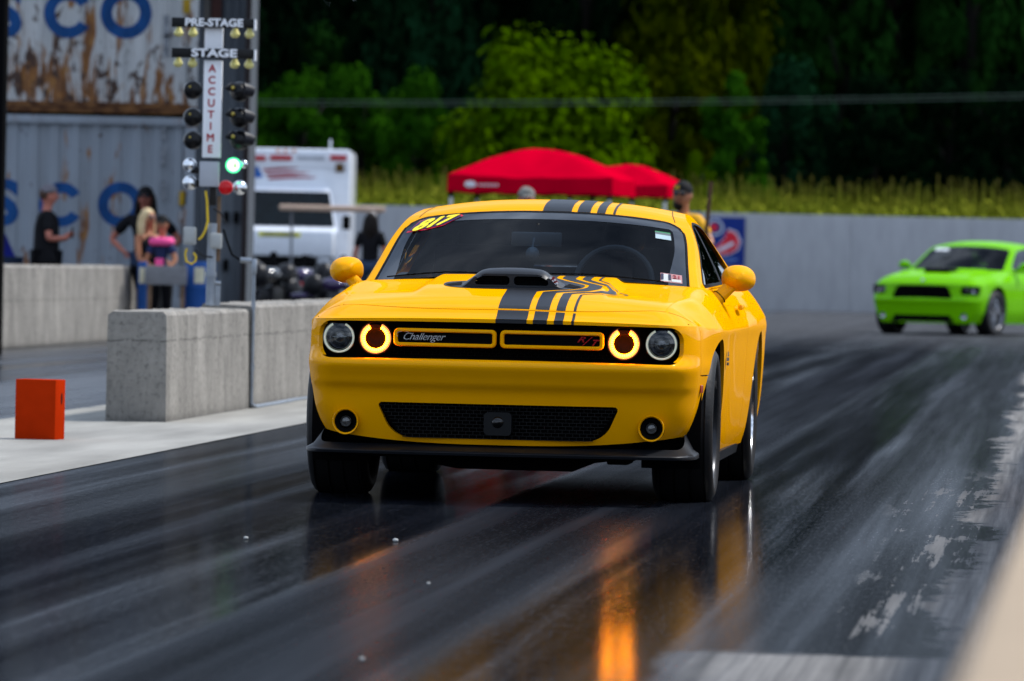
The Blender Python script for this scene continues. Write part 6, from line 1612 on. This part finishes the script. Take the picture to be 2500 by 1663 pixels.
person(gp(333, 77.6), R_(-8), 'man in black t-shirt and black hat with hands on hips beside the big blue O', hips, s=fit_h(335, 431, 77.6) * 1.0, skin=SKR, hair=DKH, hat=(BCAP, 'cap'), shades=True, longhair=True, group=SPG, hemz=-.6)
rest = dict(ch=(0, -.05, 1.31), eL=(-.20, -.10, 1.10), wL=(-.12, -.32, 1.00), hL=(-.09, -.40, .985), eR=(.21, -.12, 1.10), wR=(.14, -.34, 1.00), hR=(.11, -.42, .985), look=.2)
person(gp(338, 74.9), R_(40), 'blonde long haired woman in sunglasses and black sleeveless top leaning on the grey board', rest, s=fit_h(335, 481, 74.9), skin=SKT, shirt=TBL, sleeve='none', hair=BLH, longhair=True, shades=True, female=True, shorts=True, trousers=TBL, group=SPG)
PNK = mat('pink_fabric', (.95, .10, .32), rough=.75, var=.06)
sit = dict(sL=(-.10, 0, 1.42), sR=(.10, 0, 1.42), eL=(-.22, -.04, 1.16), wL=(-.16, -.2, 1.02), hL=(-.12, -.27, 1.0), eR=(.22, -.04, 1.16), wR=(.16, -.2, 1.02), hR=(.12, -.27, 1.0))
kid = person(gp(372, 74.7), R_(-15), 'small child in black cap and bright pink top between the woman and the blue drum', sit, s=fit_h(372, 497, 74.7), skin=SKT, shirt=mat('navy_top', (.02, .03, .09), rough=.8), hair=DKH, hat=(BCAP, 'cap'), female=True, trousers=TBL, group=SPG, wide=.62)
MB().box((0.0, -.10, 1.10), (.12, .05, .16), bev=.02).build('pink_pouch', PNK, kid, 50)
V = [(.125 + .062 * cos(b), .062 * sin(b)) for b in [2 * pi * i / 10 for i in range(10)]]
MB().lathe([(r, z) for r, z in V], c=(0, -.01, 1.42), n=24, close=True).build('pink_collar', PNK, kid)
person(gp(852, 101), R_(172), 'person seen from behind in black t-shirt and white cap beside the golf cart', dict(), s=fit_h(852, 489, 101), skin=SKR, hair=DKH, longhair=True, hat=(mat('white_cap', (.7, .7, .72), rough=.7), 'cap'))
person(gp(1208, 70), R_(10), 'person in grey camouflage cap with only the cap and face above the yellow roof', dict(), s=fit_h(1208, 433, 70), skin=SKR, hair=BRH, hat=(mat('camo_cap', (.08, .08, .07), rough=.8, col2=(.35, .33, .30), vscale=35), 'cap'))
YSH = mat('gold_shirt', (.72, .36, .012), rough=.75, var=.08)
pole = dict(eR=(.34, -.02, 1.22), wR=(.36, -.22, 1.14), hR=(.38, -.28, 1.17), look=.25)
ym = person(gp(1570, 62), R_(-35), 'man in gold yellow t-shirt, black cap and sunglasses holding a thin wooden pole', pole, s=fit_h(1558, 420, 62), skin=SKT, shirt=YSH, hair=DKH, hat=(BCAP, 'cap'), shades=True, longhair=False)
MB().ball((-.02, -.045, 1.58), (.06, .055, .07)).build('beard', DKH, ym, 50)
MB().box((-.0, -.115, 1.735), (.05, .01, .035), bev=.003).build('cap_badge', YST, ym)
p0 = atp(1637, 418, 61.6); p1 = atp(1623, 560, 61.6); d = (p1 - p0).normalized()
st_ = MB().tube([p0, p1 + d * .9], .022, 8).build('wooden_pole', mat('brown_wood', (.09, .045, .022), rough=.7, var=.3, stretch=(8, 8, 1)), None); tag(st_, 'thin brown wooden pole held upright by the man in gold shirt', 'pole')
# driver of the yellow car
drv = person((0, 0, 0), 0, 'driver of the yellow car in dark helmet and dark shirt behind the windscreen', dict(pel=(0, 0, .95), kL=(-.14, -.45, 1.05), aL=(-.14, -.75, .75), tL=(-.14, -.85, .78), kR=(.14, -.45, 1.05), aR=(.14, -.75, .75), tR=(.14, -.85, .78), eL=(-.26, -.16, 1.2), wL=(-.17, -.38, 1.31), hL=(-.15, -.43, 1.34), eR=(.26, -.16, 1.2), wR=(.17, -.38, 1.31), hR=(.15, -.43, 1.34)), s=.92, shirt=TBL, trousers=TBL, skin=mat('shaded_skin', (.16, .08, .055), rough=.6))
for t_ in (0,):
    lx, ly = .36, 2.52
    drv.location = (CARX + lx * cos(CARA) + ly * sin(CARA), CARY - lx * sin(CARA) + ly * cos(CARA), -.325); drv.rotation_euler = (0, 0, -CARA)
MB().ball((0, .005, 1.68), (.125, .14, .135)).build('helmet', mat('helmet_black', (.02, .02, .022), rough=.2), drv, 50)
# ------------------------------------------------------------------ green four-door car
GRN = mat('lime_green_paint', (.15, .48, .0), rough=.5, spec=.0, coat=.25, coat_rough=.05, var=.02)
GC = dict(CP); GC.update(
    X0=[(.15, .74), (.25, .80), (.35, .85), (.5, .88), (.6, .89), (.75, .875), (.85, .85)],
    X1=[(.15, .86), (.2, .88), (.4, .935), (.6, .945), (.75, .945), (.85, .93)],
    prof=[(.15, .10), (.25, .06), (.38, .03), (.48, .0), (.54, -.03), (.56, .0), (.66, .03), (.78, .06), (.85, .09)],
    zS=[(0, .80), (.4, .80), (.9, .83), (1.6, .84), (3.0, .87), (3.9, .92), (5, .90)],
    zc=[(-.1, .78), (0, .80), (.1, .855), (.3, .91), (.6, .945), (1.0, .98), (1.45, 1.02), (1.8, 1.04), (4.2, 1.08), (5.1, 1.05)],
    dome=lambda x, y: .012 * sm(.2, .7, y) * (1 - sm(.45, .55, abs(x))),
    zb=lambda x, y: .19, sweep=.13,
    gy=[(0, 1.50), (.15, 1.75), (.3, 2.0), (.42, 2.2), (.46, 2.3), (.52, 2.5), (.62, 2.8), (.74, 3.3), (.82, 3.7), (.92, 4.1), (1, 4.5)],
    gz=[(0, 1.03), (.15, 1.17), (.3, 1.30), (.42, 1.40), (.46, 1.43), (.52, 1.455), (.62, 1.475), (.74, 1.46), (.82, 1.40), (.92, 1.24), (1, 1.10)],
    rx=[(0, .80), (.15, .76), (.3, .72), (.42, .68), (.46, .665), (.52, .65), (.62, .64), (.74, .64), (.82, .65), (.92, .70), (1, .74)],
    ry=[(0, 1.65), (.15, 1.9), (.3, 2.12), (.42, 2.32), (.46, 2.42), (.52, 2.62), (.62, 2.9), (.74, 3.4), (.82, 3.75), (.92, 4.15), (1, 4.55)],
    rz=[(0, 1.0), (.15, 1.13), (.3, 1.25), (.42, 1.345), (.46, 1.37), (.52, 1.395), (.62, 1.415), (.74, 1.40), (.82, 1.34), (.92, 1.18), (1, 1.08)],
    bx=[(1.5, .82), (2.0, .85), (3.0, .86), (3.7, .87), (4.6, .84)], bz=[(1.5, .98), (2.0, 1.0), (3.0, 1.03), (3.7, 1.07), (4.6, 1.07)])
gs = Shell(GC)
p = atp(2112, 765, 101.5); YAWG = R_(24)
gc = empty('green_car', (p.x, 101.0, 0), -YAWG, 'lime green four-door car with a black grille turning at the right edge of the photo', 'car'); gc.scale = (1.11,) * 3
V, F = gs.side(nr=24, nf=30, nc=8, dy=.05)
def g_arch(y, z): return min(math.hypot(y - .93, z - .36) - .41, math.hypot(y - 3.98, z - .36) - .41)
def g_gr(x, z): return rbox(x, z, 0, .665 + .008 * (1 - (x / .46) ** 2), .46 - .05 * (z - .66) / .1, .098, .045)
def g_hl(x, z): return rbox(abs(x), z, .735, .695 + .02 * (abs(x) - .73), .125, .066, .035)
def g_in(x, z): return rbox(x, z, 0, .265, .46 + (z - .26) * .4, .05, .03)
def g_fg(x, z): return math.hypot(abs(x) - .66, z - .30) - .05
def gsd(p):
    x, y, z = p[:3]; d = g_arch(y, z) if abs(x) > .6 else 1.
    if y < .8: d = min(d, g_gr(x, z), g_in(x, z), g_fg(x, z), g_hl(x, z) if y < .45 else 1)
    return d
V, F = clipf(V, F, gsd)
TV2, TF2 = gs.top(dx=.03, dyf=.03, yfine=5, dyr=.05)
def gret(p): return (p[0] * .985, p[1] + (.04 if p[1] < .5 else 0), p[2]) if p[1] < .5 and abs(p[0]) < .85 else (p[0] - math.copysign(.03, p[0]), p[1], p[2])
for nm, fb in (('front_body', lambda p: 1.5 - p[1]), ('front_door', lambda p: min(p[1] - 1.5, 2.75 - p[1])), ('rear_door', lambda p: min(p[1] - 2.75, 3.6 - p[1])), ('rear_body', lambda p: p[1] - 3.6)):
    for sg in ((0,) if nm == 'front_body' else (-1, 1)):
        q = clipf(V, F, lambda p: min(fb(p), p[0] * sg if sg else 1) - .003); panel(nm, q[0], q[1], GRN, gc, gret)
q = clipf(TV2, TF2, lambda p: max(1.60 - p[1], -rbox(p[0], p[1], 0, 3.0, .74, 1.45, .1) * -1 if False else rbox(p[0], p[1], 0, 3.05, .74, 1.45, .1)))
panel('hood', *q, GRN, gc, tret)
gV, gF = grid(lambda a, b: gs.gh(a, b), [i / 50 for i in range(51)], [-1 + 2 * i / 40 for i in range(41)])
gf = lambda p: -rbox(abs(p[4]) * .7, p[3] * 1.2, 0, .0, .655, .405 * 1.2, .06)
gb = lambda p: -rbox(abs(p[4]) * .66, p[3] * 2, 0, 1.86, .58, .14, .05)
rm_ = MB().add(*clipf(gV, gF, lambda p: min(-gf(p), -gb(p))))
for sg in (-1, 1):
    sV, sF_ = grid(lambda a, b: gs.gside(a, b, sg), [i / 50 for i in range(51)], [i / 12 for i in range(13)])
    gsd_ = lambda p: min(p[5] - .05, p[2] - gs.bz(p[1]) - .02, 3.95 - .4 * (p[2] - 1) - p[1], p[1] - 1.9)
    rm_.add(*clipf(sV, sF_, lambda p: -gsd_(p)))
    q = clipf(sV, sF_, lambda p: min(gsd_(p), abs(p[1] - 2.85) - .04)); MB().add([(v[0] - sg * .01, v[1], v[2]) for v in q[0]], q[1]).build('side_window', GLSD, gc)
    q = clipf(sV, sF_, lambda p: min(gsd_(p), .04 - abs(p[1] - 2.85))); MB().add([(v[0] - sg * .008, v[1], v[2]) for v in q[0]], q[1]).build('door_pillar', BLK, gc)
    MB().ball((sg * 1.0, 1.98, 1.08), (.10, .07, .065), 14, 8).tube([(sg * .85, 2.0, 1.03), (sg * .96, 1.98, 1.06)], .03, 8).build('wing_mirror', GRN, gc)
    x = sg * .735; y = .10 + gs.F(.735)
    hl = MB().box((x, y + .07, .695), (.26, .02, .14), rz=sg * -.25).build('headlight', GLOSSB, gc)
    for dx in (-.055, .055): MB().lathe([(0, -.0), (.02, -.002), (.042, -.008), (.048, -.03)], c=(x + dx, y + .05, .70), axis='Y', n=18).build('lamp', mat('lamp_silver', (.45, .46, .5), rough=.15, metal=.7), hl)
    MB().lathe([(0, 0), (.03, -.003), (.045, -.01)], c=(sg * .66, .07 + gs.F(.66), .30), axis='Y', n=18).build('fog_lamp', _M['lamp_silver'], gc)
    wheel((sg * .80, .93, .35), sg, .26, .35, .24, mat('silver_rim', (.25, .26, .28), rough=.25, metal=.9), 7, parent=gc, steer=R_(-6)); wheel((sg * .80, 3.98, .35), sg, .26, .35, .24, _M['silver_rim'], 7, parent=gc)
rm_.build('roof', GRN, gc, 35, merge=.0005)
MB().add(*clipf(gV, gF, gf)).build('windscreen', glass('green_car_glass', (.10, .12, .13), refl=.5, base=.0), gc); MB().add(*clipf(gV, gF, gb)).build('rear_window', GLSD, gc)
MB().box((0, .10, .665), (.94, .02, .20)).box((0, .11, .26), (1.0, .02, .12)).build('grille_backing', DARK, gc)
gm = MB()
for z in (.60, .63, .66, .69, .72): gm.box((0, .075, z), (.90, .01, .006))
gm.box((0, .065, .665), (.02, .02, .19)).build('grille', BLK, gc)
MB().box((0, 2.7, .45), (1.5, 4.2, .3)).box((0, .6, .5), (1.4, .7, .4)).build('floor_pan', DARK, gc)
MB().box((0, .9, 1.0), (.42, .42, .07), bev=.03).build('hood_scoop', BLK, gc, 50); MB().box((0, .69, 1.0), (.34, .02, .035)).build('scoop_mouth', DARK, gc)
MB().box((0, 4.85, 1.16), (1.5, .2, .03), bev=.01).box((-.6, 4.85, 1.1), (.04, .12, .12)).box((.6, 4.85, 1.1), (.04, .12, .12)).build('rear_spoiler', BLK, gc)
MB().lathe([(0, -.004), (.025, -.002), (.028, .004)], c=(0, .085, .845), axis='Y', n=16).build('hood_badge', CHR, gc)
for x in (-.38, .38): MB().box((x, 2.6, .85), (.48, .14, .8), rx=-.2, bev=.05).box((x, 2.68, 1.27), (.25, .09, .16), bev=.04).build('seat', INT, gc, 50)
MB().box((0, 1.95, .95), (1.4, .3, .16), bev=.05).build('dashboard', INT, gc, 50)
MB().box((-.36, 1.93, 1.33), (.22, .004, .07), rx=-.9).build('windscreen_sticker', WHT, gc)
